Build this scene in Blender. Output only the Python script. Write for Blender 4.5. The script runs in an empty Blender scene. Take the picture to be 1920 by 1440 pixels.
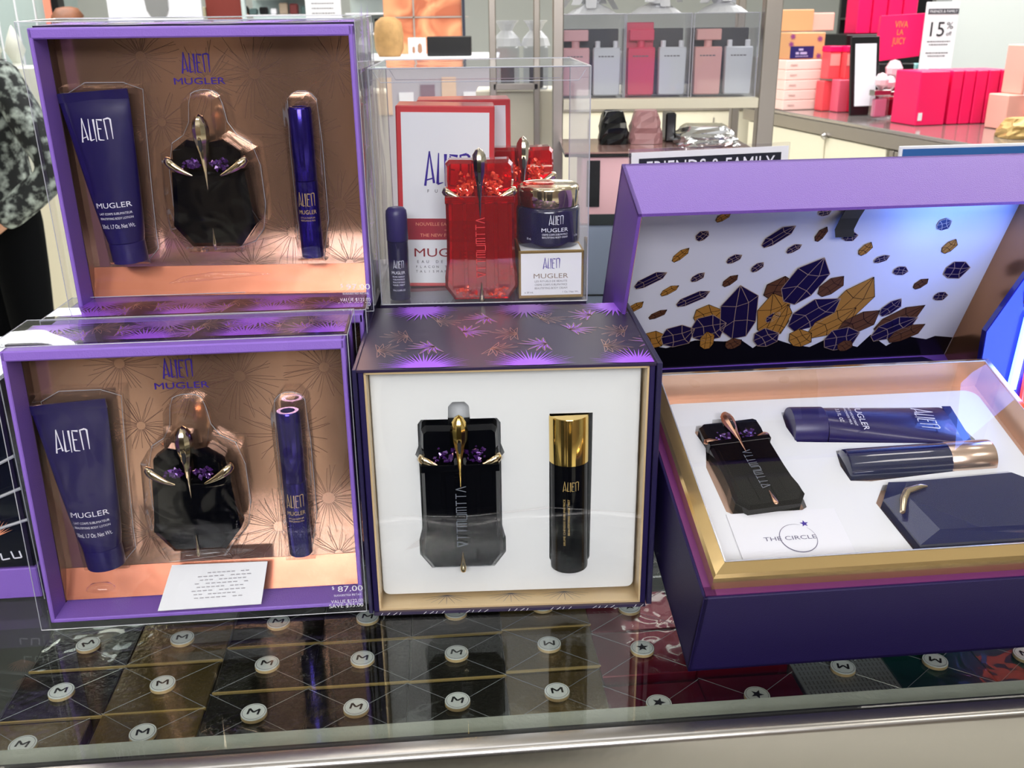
import bpy, bmesh, math, random
from mathutils import Vector, Matrix, Euler
from mathutils.geometry import tessellate_polygon
random.seed(7)
PI = math.pi
scene = bpy.context.scene
COL = scene.collection

# ------------------------------------------------------------------ camera, world, light, exposure
CZ = 1.05                                   # height of the display counter's glass top
cam = bpy.data.objects.new('camera', bpy.data.cameras.new('camera'))
COL.objects.link(cam)
p_, r_ = 0.3604, -0.011
F = Vector((0, math.cos(p_), -math.sin(p_))); U = Vector((0, math.sin(p_), math.cos(p_))); X = Vector((1, 0, 0))
RR = X * math.cos(r_) + U * math.sin(r_); UU = -X * math.sin(r_) + U * math.cos(r_)
cam.matrix_world = Matrix(((RR.x, UU.x, -F.x, 0), (RR.y, UU.y, -F.y, 0), (RR.z, UU.z, -F.z, CZ + 0.48), (0, 0, 0, 1)))
cam.data.sensor_width = 36; cam.data.lens = 36 * 1824 / 1920
cam.data.clip_start = 0.02; cam.data.clip_end = 60
cam.data.dof.use_dof = True; cam.data.dof.focus_distance = 0.80; cam.data.dof.aperture_fstop = 19
scene.camera = cam
scene.view_settings.view_transform = 'Standard'; scene.view_settings.look = 'None'
scene.view_settings.exposure = 0.30; scene.view_settings.gamma = 1; scene.view_settings.use_curve_mapping = False
world = bpy.data.worlds.new('world'); scene.world = world; world.use_nodes = True
world.node_tree.nodes['Background'].inputs[0].default_value = (0.80, 0.86, 0.95, 1)
world.node_tree.nodes['Background'].inputs[1].default_value = 0.55
try:
    scene.cycles.use_denoising = True
    scene.cycles.transparent_max_bounces = 40; scene.cycles.max_bounces = 10
    scene.cycles.sample_clamp_indirect = 6
    scene.cycles.caustics_reflective = False; scene.cycles.caustics_refractive = False
except Exception: pass
def area_lamp(name, loc, size, power, color, aim=(0, 0, -1)):
    l = bpy.data.lights.new(name, 'AREA'); l.shape = 'RECTANGLE'; l.size, l.size_y = size; l.energy = power; l.color = color
    o = bpy.data.objects.new(name, l); COL.objects.link(o); o.location = loc
    o.rotation_euler = Vector(aim).to_track_quat('-Z', 'Y').to_euler(); return o
CEIL = 3.1
area_lamp('overhead_area_lamp', (-0.2, 0.9, CEIL - .06), (1.6, 0.9), 6, (0.97, 0.98, 1.0))
area_lamp('overhead_area_lamp', (0.1, -2.7, CEIL - .30), (2.2, 0.9), 98, (0.98, 0.98, 1.0), (-.02, .85, -.45))  # added front fill, tilted at the upright box faces
area_lamp('overhead_area_lamp', (0.8, 3.2, CEIL - .06), (3.0, 1.6), 76, (0.98, 0.99, 1.0))
area_lamp('overhead_area_lamp', (-2.6, 5.6, CEIL - .06), (2.5, 2.5), 92, (0.97, 0.98, 1.0))
area_lamp('overhead_area_lamp', (2.6, 4.6, CEIL - .06), (2.5, 2.5), 74, (1.0, 0.97, 0.97))

# ------------------------------------------------------------------ materials
def lin(c):
    if isinstance(c, str):
        c = [int(c[i:i + 2], 16) / 255 for i in (1, 3, 5)]
        return tuple(((x / 12.92) if x <= .04045 else ((x + .055) / 1.055) ** 2.4) for x in c) + (1,)
    return tuple(c) + (1,)
MATS = {}
def mat(name, col, rough=.5, metal=0, coat=0, spec=.5, trans=0, emit=0, emitcol=None, bump=0, bscale=200, vary=0, vscale=20, alpha=1, bdetail=2):
    if name in MATS: return MATS[name]
    m = bpy.data.materials.new(name); m.use_nodes = True
    nt = m.node_tree; b = nt.nodes['Principled BSDF']
    b.inputs['Base Color'].default_value = lin(col); b.inputs['Roughness'].default_value = rough
    b.inputs['Metallic'].default_value = metal; b.inputs['Coat Weight'].default_value = coat; b.inputs['Coat Roughness'].default_value = .03
    b.inputs['Specular IOR Level'].default_value = spec; b.inputs['Transmission Weight'].default_value = trans
    b.inputs['Alpha'].default_value = alpha
    if emit:
        b.inputs['Emission Color'].default_value = lin(emitcol or col); b.inputs['Emission Strength'].default_value = emit
    tc = nt.nodes.new('ShaderNodeTexCoord')
    if bump:
        n = nt.nodes.new('ShaderNodeTexNoise'); n.inputs['Scale'].default_value = bscale; n.inputs['Detail'].default_value = bdetail
        bp = nt.nodes.new('ShaderNodeBump'); bp.inputs['Strength'].default_value = bump; bp.inputs['Distance'].default_value = .002
        nt.links.new(tc.outputs['Object'], n.inputs['Vector']); nt.links.new(n.outputs['Fac'], bp.inputs['Height'])
        nt.links.new(bp.outputs['Normal'], b.inputs['Normal'])
        if coat: nt.links.new(bp.outputs['Normal'], b.inputs['Coat Normal'])
    if vary:
        n = nt.nodes.new('ShaderNodeTexNoise'); n.inputs['Scale'].default_value = vscale; n.inputs['Detail'].default_value = 4
        mx = nt.nodes.new('ShaderNodeMix'); mx.data_type = 'RGBA'
        a = lin(col); mx.inputs['A'].default_value = tuple(v * (1 - vary) for v in a[:3]) + (1,)
        mx.inputs['B'].default_value = tuple(min(1, v * (1 + vary)) for v in a[:3]) + (1,)
        nt.links.new(tc.outputs['Object'], n.inputs['Vector']); nt.links.new(n.outputs['Fac'], mx.inputs['Factor'])
        nt.links.new(mx.outputs['Result'], b.inputs['Base Color'])
    MATS[name] = m; return m
def film(name, tint=(1, 1, 1), base=.02, ior=1.45, rough=.03, bump=.0, bscale=14, haze=0, distance=.004):
    """clear sheet plastic or glass: straight-through transmission plus a fresnel reflection"""
    if name in MATS: return MATS[name]
    m = bpy.data.materials.new(name); m.use_nodes = True; nt = m.node_tree; nt.nodes.clear()
    out = nt.nodes.new('ShaderNodeOutputMaterial'); mix = nt.nodes.new('ShaderNodeMixShader')
    t = nt.nodes.new('ShaderNodeBsdfTransparent'); t.inputs[0].default_value = tuple(tint) + (1,)
    g = nt.nodes.new('ShaderNodeBsdfGlossy'); g.inputs['Roughness'].default_value = rough; g.inputs[0].default_value = (1, 1, 1, 1)
    f0 = ((ior - 1) / (ior + 1)) ** 2 + base
    geo = nt.nodes.new('ShaderNodeNewGeometry'); dot = nt.nodes.new('ShaderNodeVectorMath'); dot.operation = 'DOT_PRODUCT'
    nt.links.new(geo.outputs['Normal'], dot.inputs[0]); nt.links.new(geo.outputs['Incoming'], dot.inputs[1])
    def mth(op, x, y, link=None, second=None):
        q = nt.nodes.new('ShaderNodeMath'); q.operation = op
        for i, v in enumerate((x, y)):
            if v is None: continue
            if isinstance(v, (int, float)): q.inputs[i].default_value = v
            else: nt.links.new(v, q.inputs[i])
        return q.outputs[0]
    c = mth('ABSOLUTE', dot.outputs['Value'], None); k = mth('POWER', mth('SUBTRACT', 1.0, c), 5.0)
    ff = mth('ADD', mth('MULTIPLY', k, 1 - f0), f0)          # same reflectance from either side of the sheet
    nt.links.new(ff, mix.inputs[0])
    nt.links.new(t.outputs[0], mix.inputs[1]); nt.links.new(g.outputs[0], mix.inputs[2])
    last = mix
    if haze:
        d = nt.nodes.new('ShaderNodeBsdfDiffuse'); d.inputs[0].default_value = (.75, .77, .85, 1)
        m2 = nt.nodes.new('ShaderNodeMixShader'); m2.inputs[0].default_value = haze
        nt.links.new(mix.outputs[0], m2.inputs[1]); nt.links.new(d.outputs[0], m2.inputs[2]); last = m2
    if bump:
        tc = nt.nodes.new('ShaderNodeTexCoord'); n = nt.nodes.new('ShaderNodeTexNoise'); n.inputs['Scale'].default_value = bscale; n.inputs['Detail'].default_value = 1.0
        n.inputs['Distortion'].default_value = .8
        bp = nt.nodes.new('ShaderNodeBump'); bp.inputs['Strength'].default_value = bump; bp.inputs['Distance'].default_value = distance
        nt.links.new(tc.outputs['Object'], n.inputs['Vector']); nt.links.new(n.outputs['Fac'], bp.inputs['Height'])
        nt.links.new(bp.outputs['Normal'], g.inputs['Normal'])
    nt.links.new(last.outputs[0], out.inputs[0]); MATS[name] = m; return m

M = dict(
    lilac=mat('lilac_board', '#8E69CB', .55, bump=.15, bscale=900),
    lid_lit=mat('lit_violet_board', '#6E48A8', .45, bump=.15, bscale=900),  # lid drawn lighter than its base: overhead light put into the colour
    violet=mat('deep_violet_board', '#1E1446', .5, spec=.3, bump=.12, bscale=900),
    navy=mat('navy_board', '#1D1740', .35, bump=.1, bscale=700),
    pattern=mat('dark_plum_print', '#2A1F3E', .36, spec=.35),
    fan=mat('violet_fan_print', '#A75CF2', .4),
    fan2=mat('mauve_fan_print', '#8A58B8', .4),
    goldline=mat('gold_line_print', '#B68F84', .35, metal=.4),
    copper=mat('rose_copper_foil', '#D0A48C', .13, metal=.85, bump=.10, bscale=14),
    copper_ledge=mat('copper_ledge_foil', '#A8664C', .25, metal=.6, bump=.12, bscale=30),  # deeper orange foil of the sloped ledge
    copper_line=mat('dark_copper_line', '#5E4038', .4),
    rosegold=mat('rose_gold_foil', '#E8BFA4', .22, metal=.45),
    gold=mat('pale_gold_foil', '#DDBE88', .16, metal=.9, bump=.08, bscale=40),
    creamgold=mat('cream_gold_card', '#D9BE93', .33, metal=.35),
    tray=mat('white_tray_plastic', '#E6E8EA', .35, spec=.4),
    whitepaper=mat('white_card', '#E9EAEE', .6),
    glassblack=mat('black_bottle_glass', '#05060B', .05, coat=0, spec=.24),
    purpleglass=mat('violet_crystal_glass', '#4E2272', .1, metal=.55, coat=1),
    capgold=mat('bright_gold_metal', '#E8C778', .12, metal=1),
    palegold=mat('pale_gold_metal', '#E2D0B0', .1, metal=1),
    tubeblue=mat('indigo_tube_plastic', '#1D1650', .28, coat=.3, bump=.25, bscale=22),
    capblue=mat('indigo_cap_plastic', '#211A56', .35),
    penblue=mat('violet_blue_metal', '#342888', .16, metal=.75),
    dkind=mat('dark_indigo_plastic', '#16123C', .18, coat=.5),
    inkw=mat('white_ink', '#E8E8F2', .5, emit=0),
    inkp=mat('purple_foil_ink', '#3B239B', .3, metal=.2),
    inkg=mat('gold_ink', '#D8B878', .35, metal=.4),
    inkk=mat('black_ink', '#15151A', .6),
    inkgrey=mat('grey_ink', '#6E6C74', .6),
    inkred=mat('dark_red_ink', '#8E1624', .5),
    inkorange=mat('salmon_ink', '#F09A78', .5),
    red=mat('red_board', '#D0383E', .28, coat=.4),
    redband=mat('crimson_board', '#A01E30', .45),
    film=film('clear_sleeve_film', (.97, .975, .99), .0, 1.30, .03, .6, 6, distance=.012),
    boxfilm=film('clear_acetate', (.95, .955, .97), .0, 1.4, .05, .25, 7, haze=.018),
    blister=film('clear_blister', (.97, .96, .96), .0, 1.34, .05, .5, 30),
    coverfilm=film('clear_cover_plate', (.96, .96, .99), .015, 1.42, .02),
    edge=film('clear_fold_edge', (.85, .87, .95), .25, 1.5, .2, haze=.35),
    glass=film('counter_glass', (.92, .945, .93), .0, 1.45, .01),
    wrap=film('cellophane', (.95, .95, .93), .02, 1.45, .06, .9, 28),
    steel=mat('brushed_steel', '#B5B2B0', .25, metal=1, bump=.06, bscale=60),
    steel_dark=mat('satin_steel', '#A39C94', .38, metal=.75),
    felt=mat('grey_green_strip', '#9C9C94', .85, vary=.12, vscale=60, bump=.3, bscale=300),
    gasket=mat('black_gasket', '#0B0C0E', .5),
    blackplastic=mat('black_plastic', '#0C0D10', .3),
    cream=mat('cream_laminate', '#E6DFC8', .5),
    darkbase=mat('dark_case_deck', '#14140F', .5),
)

# ------------------------------------------------------------------ mesh builder
class MB:
    def __init__(s): s.v = []; s.f = []; s.m = []
    def add(s, vs, fs, mi=0, T=None):
        n = len(s.v)
        s.v += [tuple(T @ Vector(q)) if T else tuple(q) for q in vs]
        s.f += [tuple(n + i for i in f) for f in fs]; s.m += [mi] * len(fs); return s
    def box(s, a, b, mi=0, T=None):
        (x0, y0, z0), (x1, y1, z1) = a, b
        return s.add([(x0, y0, z0), (x1, y0, z0), (x1, y1, z0), (x0, y1, z0), (x0, y0, z1), (x1, y0, z1), (x1, y1, z1), (x0, y1, z1)],
                     [(0, 3, 2, 1), (4, 5, 6, 7), (0, 1, 5, 4), (1, 2, 6, 5), (2, 3, 7, 6), (3, 0, 4, 7)], mi, T)
    def cbox(s, a, b, c=.002, mi=0, T=None):
        """box with chamfered edges (convex hull of 24 points)"""
        pts = []
        for ax in range(3):
            for i in range(8):
                q = []
                for k in range(3):
                    e = (a, b)[(i >> k) & 1][k]; d = c if ((i >> k) & 1) == 0 else -c
                    q.append(e if k == ax else e + d)
                pts.append(q)
        bm = bmesh.new()
        for q in pts: bm.verts.new(q)
        bmesh.ops.convex_hull(bm, input=bm.verts)
        bmesh.ops.dissolve_limit(bm, angle_limit=.02, verts=bm.verts, edges=bm.edges)
        bm.verts.index_update()
        s.add([v.co.copy() for v in bm.verts], [tuple(v.index for v in f.verts) for f in bm.faces], mi, T); bm.free(); return s
    def quad(s, a, b, c, d, mi=0, T=None): return s.add([a, b, c, d], [(0, 1, 2, 3)], mi, T)
    def slab(s, out, y0, y1, ch=.004, k=.88, mi=0, T=None, kb=None):
        """front-view outline (x,z) given depth y0..y1 with faceted front and back rims"""
        n = len(out); cx = sum(q[0] for q in out) / n; cz = sum(q[1] for q in out) / n
        kb = kb or k
        rings = [(y0, k), (y0 + ch, 1), (y1 - ch, 1), (y1, kb)]
        vs = [(cx + (x - cx) * kk, y, cz + (z - cz) * kk) for y, kk in rings for x, z in out]
        fs = [tuple(range(n))[::-1], tuple(range(3 * n, 4 * n))]
        for r in range(3):
            for i in range(n):
                j = (i + 1) % n; fs.append((r * n + i, r * n + j, (r + 1) * n + j, (r + 1) * n + i))
        return s.add(vs, fs, mi, T)
    def prism(s, out, y0, y1, mi=0, T=None): return s.slab(out, y0, y1, 0.0001, 1, mi, T)
    def lathe(s, prof, n=32, c=(0, 0, 0), mi=0, T=None, sx=1, sy=1, axis='z'):
        vs = []; fs = []
        for r, z in prof:
            for i in range(n):
                a = 2 * PI * i / n; q = (r * math.cos(a) * sx, r * math.sin(a) * sy, z)
                if axis == 'y': q = (q[0], z, q[1])
                if axis == 'x': q = (z, q[0], q[1])
                vs.append((c[0] + q[0], c[1] + q[1], c[2] + q[2]))
        for k in range(len(prof) - 1):
            for i in range(n):
                j = (i + 1) % n; fs.append((k * n + i, k * n + j, (k + 1) * n + j, (k + 1) * n + i))
        fs.append(tuple(range(n))[::-1]); fs.append(tuple(range((len(prof) - 1) * n, len(prof) * n)))
        return s.add(vs, fs, mi, T)
    def loft(s, rings, mi=0, T=None, cap=True):
        n = len(rings[0]); vs = [q for r in rings for q in r]; fs = []
        for k in range(len(rings) - 1):
            for i in range(n):
                j = (i + 1) % n; fs.append((k * n + i, k * n + j, (k + 1) * n + j, (k + 1) * n + i))
        if cap: fs.append(tuple(range(n))[::-1]); fs.append(tuple(range((len(rings) - 1) * n, len(rings) * n)))
        return s.add(vs, fs, mi, T)
    def tube(s, pts, r, n=8, mi=0, T=None):
        P = [Vector(q) for q in pts]; rs = r if isinstance(r, (list, tuple)) else [r] * len(P); rings = []
        for i, q in enumerate(P):
            d = (P[min(i + 1, len(P) - 1)] - P[max(i - 1, 0)]).normalized()
            a = d.orthogonal().normalized() if abs(d.z) > .95 else d.cross(Vector((0, 0, 1))).normalized(); b = d.cross(a)
            rings.append([tuple(q + (a * math.cos(2 * PI * k / n) + b * math.sin(2 * PI * k / n)) * rs[i]) for k in range(n)])
        return s.loft(rings, mi, T)
    def stroke(s, a, b, wa, wb, fn, mi=0):
        """tapered flat stroke in a 2-D lettering plane; fn maps (u,v) to 3-D"""
        d = Vector(b) - Vector(a); L = d.length or 1; n = Vector((-d.y, d.x)) / L
        A = Vector(a); B = Vector(b)
        return s.add([fn(*(A + n * wa)), fn(*(B + n * wb)), fn(*(B - n * wb)), fn(*(A - n * wa))], [(0, 1, 2, 3)], mi)
    def build(s, name, mats, parent=None, smooth=None, loc=None):
        me = bpy.data.meshes.new(name); me.from_pydata(s.v, [], s.f)
        for m_ in (mats if isinstance(mats, (list, tuple)) else [mats]): me.materials.append(m_)
        for p, i in zip(me.polygons, s.m): p.material_index = i
        bm = bmesh.new(); bm.from_mesh(me); bmesh.ops.remove_doubles(bm, verts=bm.verts, dist=1e-6)
        bmesh.ops.recalc_face_normals(bm, faces=bm.faces); bm.to_mesh(me); bm.free()
        if smooth is not None:
            me.shade_smooth(); me.set_sharp_from_angle(angle=math.radians(smooth))
        o = bpy.data.objects.new(name, me); COL.objects.link(o)
        if parent: o.parent = parent
        if loc: o.location = loc
        return o

def tag(o, label=None, cat=None, group=None, kind=None):
    if label: o['label'] = label
    if cat: o['category'] = cat
    if group: o['group'] = group
    if kind: o['kind'] = kind
    return o
def frameM(key):
    (o, y, t) = BX[key]; return Matrix.Translation((o[0], o[1], o[2] + CZ)) @ Euler((t, 0, y), 'XYZ').to_matrix().to_4x4()
BX = {'LL': ((-.392, .70, .0045), .086, -.031), 'UL': ((-.389, .845, .236), .023, .0316), 'C': ((-.1204, .7126, .001), .041, 0),
      'K': ((-.1225, .8895, .2265), .037, 0), 'B': ((.1345, .6294, .0015), .095, .3069), 'L': ((.0890, .9684, .1515), .113, .4419),
      'W': ((0, 0, 0), 0, 0)}
def thing(name, label, cat, key='W', loc=(0, 0, 0), rot=(0, 0, 0), group=None):
    o = bpy.data.objects.new(name, None); o.empty_display_size = .02; COL.objects.link(o)
    Mx = frameM(key) if key != 'W' else Matrix.Identity(4)
    Mx = Mx @ Matrix.Translation(loc) @ Euler(rot, 'XYZ').to_matrix().to_4x4()
    o.location = Mx.to_translation(); o.rotation_euler = Mx.to_euler('XYZ')
    return tag(o, label, cat, group)
def copy_tree(o, parent=None):
    c = o.copy(); COL.objects.link(c)
    if parent: c.parent = parent
    for ch in list(o.children): copy_tree(ch, c)
    return c
def put(o, key='W', loc=(0, 0, 0), rot=(0, 0, 0)):
    Mx = (frameM(key) if key != 'W' else Matrix.Identity(4)) @ Matrix.Translation(loc) @ Euler(rot, 'XYZ').to_matrix().to_4x4()
    o.location = Mx.to_translation(); o.rotation_euler = Mx.to_euler('XYZ'); return o

# ------------------------------------------------------------------ lettering
_T = {}
def text_geom(t):
    if t not in _T:
        c = bpy.data.curves.new('t', 'FONT'); c.body = t; c.resolution_u = 3; c.align_x = 'CENTER'
        o = bpy.data.objects.new('t', c); COL.objects.link(o); bpy.context.view_layer.update()
        me = bpy.data.meshes.new_from_object(o)
        vs = [tuple(v.co) for v in me.vertices]; fs = [tuple(p.vertices) for p in me.polygons]
        bpy.data.objects.remove(o); bpy.data.curves.remove(c); bpy.data.meshes.remove(me)
        x0 = min(v[0] for v in vs); x1 = max(v[0] for v in vs)
        _T[t] = ([((v[0] - (x0 + x1) / 2) / (x1 - x0), v[1] / .70) for v in vs], fs, (x1 - x0) / .70)
    return _T[t]
def write(mb, t, cu, cv, h, fn, w=None, mi=0, sp=0):
    """line of text centred on cu with baseline cv, cap height h and (optional) full width w"""
    if sp:                                      # letter-spaced capitals
        n = len(t); tot = w
        for i, ch in enumerate(t):
            if ch != ' ': write(mb, ch, cu - tot / 2 + tot * (i + .5) / n, cv, h, fn, None, mi)
        return
    vs, fs, asp = text_geom(t); W = w or asp * h
    mb.add([fn(cu + v[0] * W, cv + v[1] * h) for v in vs], fs, mi)
def alien(mb, u0, v0, w, h, fn, mi=0, t=1.0):
    S = lambda a, b, c, d, wa, wb: mb.stroke((u0 + a * w, v0 + b * h), (u0 + c * w, v0 + d * h), wa * w * t, wb * w * t, fn, mi)
    S(.01, 0, .115, 1, .022, .012); S(.115, 1, .205, .08, .010, .022); S(.05, .17, .17, .22, .012, .012)
    S(.315, .95, .285, .06, .010, .026); S(.28, .05, .41, .10, .018, .006)
    S(.465, .92, .455, .0, .028, .010)
    S(.565, .86, .545, .06, .016, .020); S(.55, .90, .73, .86, .010, .026); S(.56, .52, .67, .50, .016, .014); S(.55, .06, .70, .03, .018, .008)
    S(.80, .05, .79, .86, .014, .018); S(.77, .88, .93, .92, .012, .024); S(.93, .92, .98, .86, .020, .022); S(.98, .88, .965, .05, .024, .010)
def mugler(mb, cu, cv, h, fn, w, mi=0): write(mb, 'MUGLER', cu, cv, h, fn, w, mi)
def blurred_line(mb, cu, cv, h, w, fn, seed=1):
    """a line of print too small to read: short dashes of uneven length"""
    r = random.Random(seed); u = cu - w / 2
    while u < cu + w / 2 - h:
        L = min(r.uniform(1.2, 3.5) * h, cu + w / 2 - u); mb.add([fn(u, cv), fn(u + L, cv), fn(u + L, cv + h), fn(u, cv + h)], [(0, 1, 2, 3)]); u += L + h * .6
def glyphs(mb, cx, z0, z1, fn, w=.010, mi=0, t=.00035):
    """column of small sideways ornamental capitals on the bottle front, as strokes"""
    n = 9; H = (z1 - z0) / n
    pat = ['A', 'I', 'I', 'E', 'U', 'E', 'I', 'I', 'V']
    for i, k in enumerate(pat):
        a = z0 + H * i + H * .12; b = a + H * .76; l = cx - w / 2; r = cx + w / 2; m = (a + b) / 2
        S = lambda x0, y0, x1, y1: mb.stroke((x0, y0), (x1, y1), t, t, fn, mi)
        if k == 'A': S(l, a, r, m); S(r, m, l, b); S(l, a, l, b)
        if k == 'V': S(r, a, l, m); S(l, m, r, b)
        if k == 'I': S(l, m, r, m); S(l, a, l, b)
        if k == 'E': S(l, a, r, a); S(l, m, r, m); S(l, b, r, b); S(l, a, l, b)
        if k == 'U': S(l, a, r, a); S(l, b, r, b); S(r, a, r, b)
def cylfn(cx, cy, r, off=.0003):
    """wrap lettering on the camera-facing side (-y) of an upright cylinder"""
    def fn(u, v):
        a = (u - cx) / r
        return (cx + (r + off) * math.sin(a), cy - (r + off) * math.cos(a), v)
    return fn

# ------------------------------------------------------------------ printed palm pattern
def fan(mb, c, R, a0, a1, n, fn, mi=0, wid=.5, inner=.0):
    pts = []
    for i in range(2 * n + 1):
        a = a0 + (a1 - a0) * i / (2 * n); rr = R * ((.82 + .18 * ((i * 7) % 5) / 4) if i % 2 else (.34 + .10 * ((i * 3) % 4) / 3))
        pts.append(fn(c[0] + rr * math.cos(a), c[1] + rr * math.sin(a)))
    mb.add([fn(*c)] + pts, [(0, i + 1, i + 2) for i in range(2 * n)], mi)
def spray(mb, c, R, ang, fn, mi=0, m2=None, n=9, t=.00022):
    """curved feather leaves drawn as fine outlines"""
    for i in range(n):
        k = (i / (n - 1) - .5) * 2; a = ang + k * 1.25; L = R * (1 - .35 * abs(k)); side = 1 if k > 0 else -1
        for s in (-1, 1):
            pts = []
            for q in range(6):
                f = q / 5; w = math.sin(PI * f) * R * .06 * s; cv = side * f * f * R * .25
                x = L * f; y = w + cv
                pts.append((c[0] + x * math.cos(a) - y * math.sin(a), c[1] + x * math.sin(a) + y * math.cos(a)))
            for q in range(5): mb.stroke(pts[q], pts[q + 1], t, t, fn, mi)
        if m2 is not None:
            pts = [(0, 0), (L * .5, R * .03 + side * R * .06), (L * .95, side * R * .23), (L * .5, -R * .03 + side * R * .06)]
            mb.add([fn(c[0] + x * math.cos(a) - y * math.sin(a), c[1] + x * math.sin(a) + y * math.cos(a)) for x, y in pts], [(0, 1, 2, 3)], m2)
def clipped(mb, x0, x1, y0, y1, ax, ay):
    """cut lettering or print at the edges of its panel"""
    bm = bmesh.new(); lay = bm.faces.layers.int.new('mi')
    vs = [bm.verts.new(v) for v in mb.v]
    for f, m_ in zip(mb.f, mb.m):
        try: q = bm.faces.new([vs[i] for i in f]); q[lay] = m_
        except ValueError: pass
    for k, v, sgn in ((ax, x0, -1), (ax, x1, 1), (ay, y0, -1), (ay, y1, 1)):
        co = [0, 0, 0]; no = [0, 0, 0]; co[k] = v; no[k] = sgn
        bmesh.ops.bisect_plane(bm, geom=bm.verts[:] + bm.edges[:] + bm.faces[:], plane_co=co, plane_no=no, clear_outer=True)
    bm.verts.index_update()
    mb.v = [tuple(v.co) for v in bm.verts]; mb.f = [tuple(v.index for v in f.verts) for f in bm.faces]; mb.m = [f[lay] for f in bm.faces]; bm.free()
def top_print(w, y0, y1, z, seed=1, fans=((.055, 0), (.14, 0), (.222, 0))):
    mb = MB(); d = y1 - y0; P = lambda u, v: (u, v, z + .0002); Q = lambda u, v: (u, v, z + .0004)
    for k, (fx, _) in enumerate(fans):
        fan(mb, (fx, y0), .040, .05, PI - .05, 26, Q, 1, .8)
        fan(mb, (fx + (.004 if k else -.008), y0 + d * .93), .036, 0, 2 * PI, 34, Q, 2 if k % 2 else 1, .8)
    rnd = random.Random(seed)
    nx = int(w / .042)
    for i in range(nx + 1):
        for j, f in enumerate((.26, .48, .72)):
            cx = w * (i + .25 + .5 * j) / nx; cy = y0 + d * (f + .05 * (i % 2))
            spray(mb, (cx, cy), .024, rnd.uniform(-.5, .5) + (PI if (i + j) % 2 else 0), P, 0, 3 if i % 2 else None)
    clipped(mb, 0.001, w - .001, y0 + .0005, y1 - .0005, 0, 1)
    return mb

# ------------------------------------------------------------------ setting: room shell
def struct(name, mb, m, parent=None, **k): o = mb.build(name, m, parent, **k); o['kind'] = 'structure'; return o
def tilemat():
    m = bpy.data.materials.new('cream_floor_tile'); m.use_nodes = True; nt = m.node_tree; b = nt.nodes['Principled BSDF']
    b.inputs['Roughness'].default_value = .16
    tc = nt.nodes.new('ShaderNodeTexCoord'); br = nt.nodes.new('ShaderNodeTexBrick'); br.offset = 0; br.inputs['Scale'].default_value = 1
    br.inputs['Brick Width'].default_value = .6; br.inputs['Row Height'].default_value = .6; br.inputs['Mortar Size'].default_value = .004
    br.inputs['Color1'].default_value = lin('#E6E4D8'); br.inputs['Color2'].default_value = lin('#DFDDCF'); br.inputs['Mortar'].default_value = lin('#B5B198')
    nt.links.new(tc.outputs['Object'], br.inputs['Vector']); nt.links.new(br.outputs['Color'], b.inputs['Base Color']); return m
struct('floor', MB().box((-7, -4, -.1), (7, 10, 0)), tilemat())
struct('ceiling', MB().box((-7, -4, CEIL), (7, 10, CEIL + .1)), mat('ceiling_white', '#E4E4E2', .8))
struct('wall_back', MB().box((-7, 9.9, 0), (7, 10, CEIL)), mat('wall_grey_white', '#D9DCD8', .7))
struct('wall_left', MB().box((-7.1, -4, 0), (-7, 10, CEIL)), mat('wall_grey_white', '#D9DCD8'))
struct('wall_right', MB().box((7, -4, 0), (7.1, 10, CEIL)), mat('wall_grey_white', '#D9DCD8'))
struct('wall_front', MB().box((-7, -4.1, 0), (7, -4, CEIL)), mat('wall_warm_grey', '#9A8C80', .7))
lampm = mat('lamp_diffuser', '#FFFFFF', .5, emit=6, emitcol='#FFF8EC')
ring = mat('lamp_trim', '#DCDCDC', .4)
for i, (x, y, s) in enumerate([(-1.6, -1.4, .3), (-.5, -2.2, .3), (.7, -1.6, .3), (1.8, -.8, .3), (-1.1, 0.1, .14), (1.2, 0.9, .14), (-2.3, .8, .3), (-.3, 1.7, .14), (.6, 2.3, .14), (-1.4, 2.6, .3), (2.1, 2.4, .3), (0, 4.2, .3), (-3, 4.5, .3), (3, 4.6, .3), (-.8, -.6, .10), (.25, -.35, .10), (-.1, -3.1, .3)]):
    t = thing('ceiling_light', 'white square ceiling light panel above the shop floor', 'light', 'W', (x, y, CEIL), group='square ceiling light panels')
    MB().box((-s - .03, -s - .03, -.02), (s + .03, s + .03, 0)).build('trim', ring, t)
    MB().box((-s, -s, -.032), (s, s, -.018)).build('diffuser', lampm, t)

# ------------------------------------------------------------------ display counter
YAW = .086
def cthing(name, label, cat, x, y, z, group=None, rz=0):
    return thing(name, label, cat, 'W', (x, y, CZ + z), (0, 0, YAW + rz), group)
ct = cthing('display_counter', 'glass topped shop counter with a steel rim under the gift boxes', 'counter', 0, .5662, 0)
MB().cbox((-1.3, 0, -.010), (1.3, .62, -.0002), .0008).build('glass_top', M['glass'], ct)
MB().box((-1.3, .0035, -.013), (1.3, .0300, -.0105)).build('rim_strip', M['felt'], ct)
MB().box((-1.3, -.0025, -.04), (1.3, .0035, -.001)).build('gasket', M['gasket'], ct)
rail = MB()
prof = [(-.0025, -.0005), (-.0125, -.0005), (-.0145, -.0012), (-.0165, -.003), (-.0172, -.006), (-.0172, -.055), (-.0165, -.058), (-.0025, -.058)]
rail.loft([[(-1.3, y, z) for y, z in prof], [(1.3, y, z) for y, z in prof]])
rail.build('steel_rail', M['steel'], ct, smooth=40)
MB().box((-1.3, .62, -.01), (1.3, .66, .0)).box((-1.3, .0, -1.05), (1.3, .66, -.92)).build('base_plinth', M['steel_dark'], ct)
MB().box((-1.3, .0035, -.140), (1.3, .66, -.128)).build('inner_deck', M['darkbase'], ct)
MB().box((-1.3, -.014, -.92), (1.3, -.008, -.058)).build('front_panel', M['cream'], ct)
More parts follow.
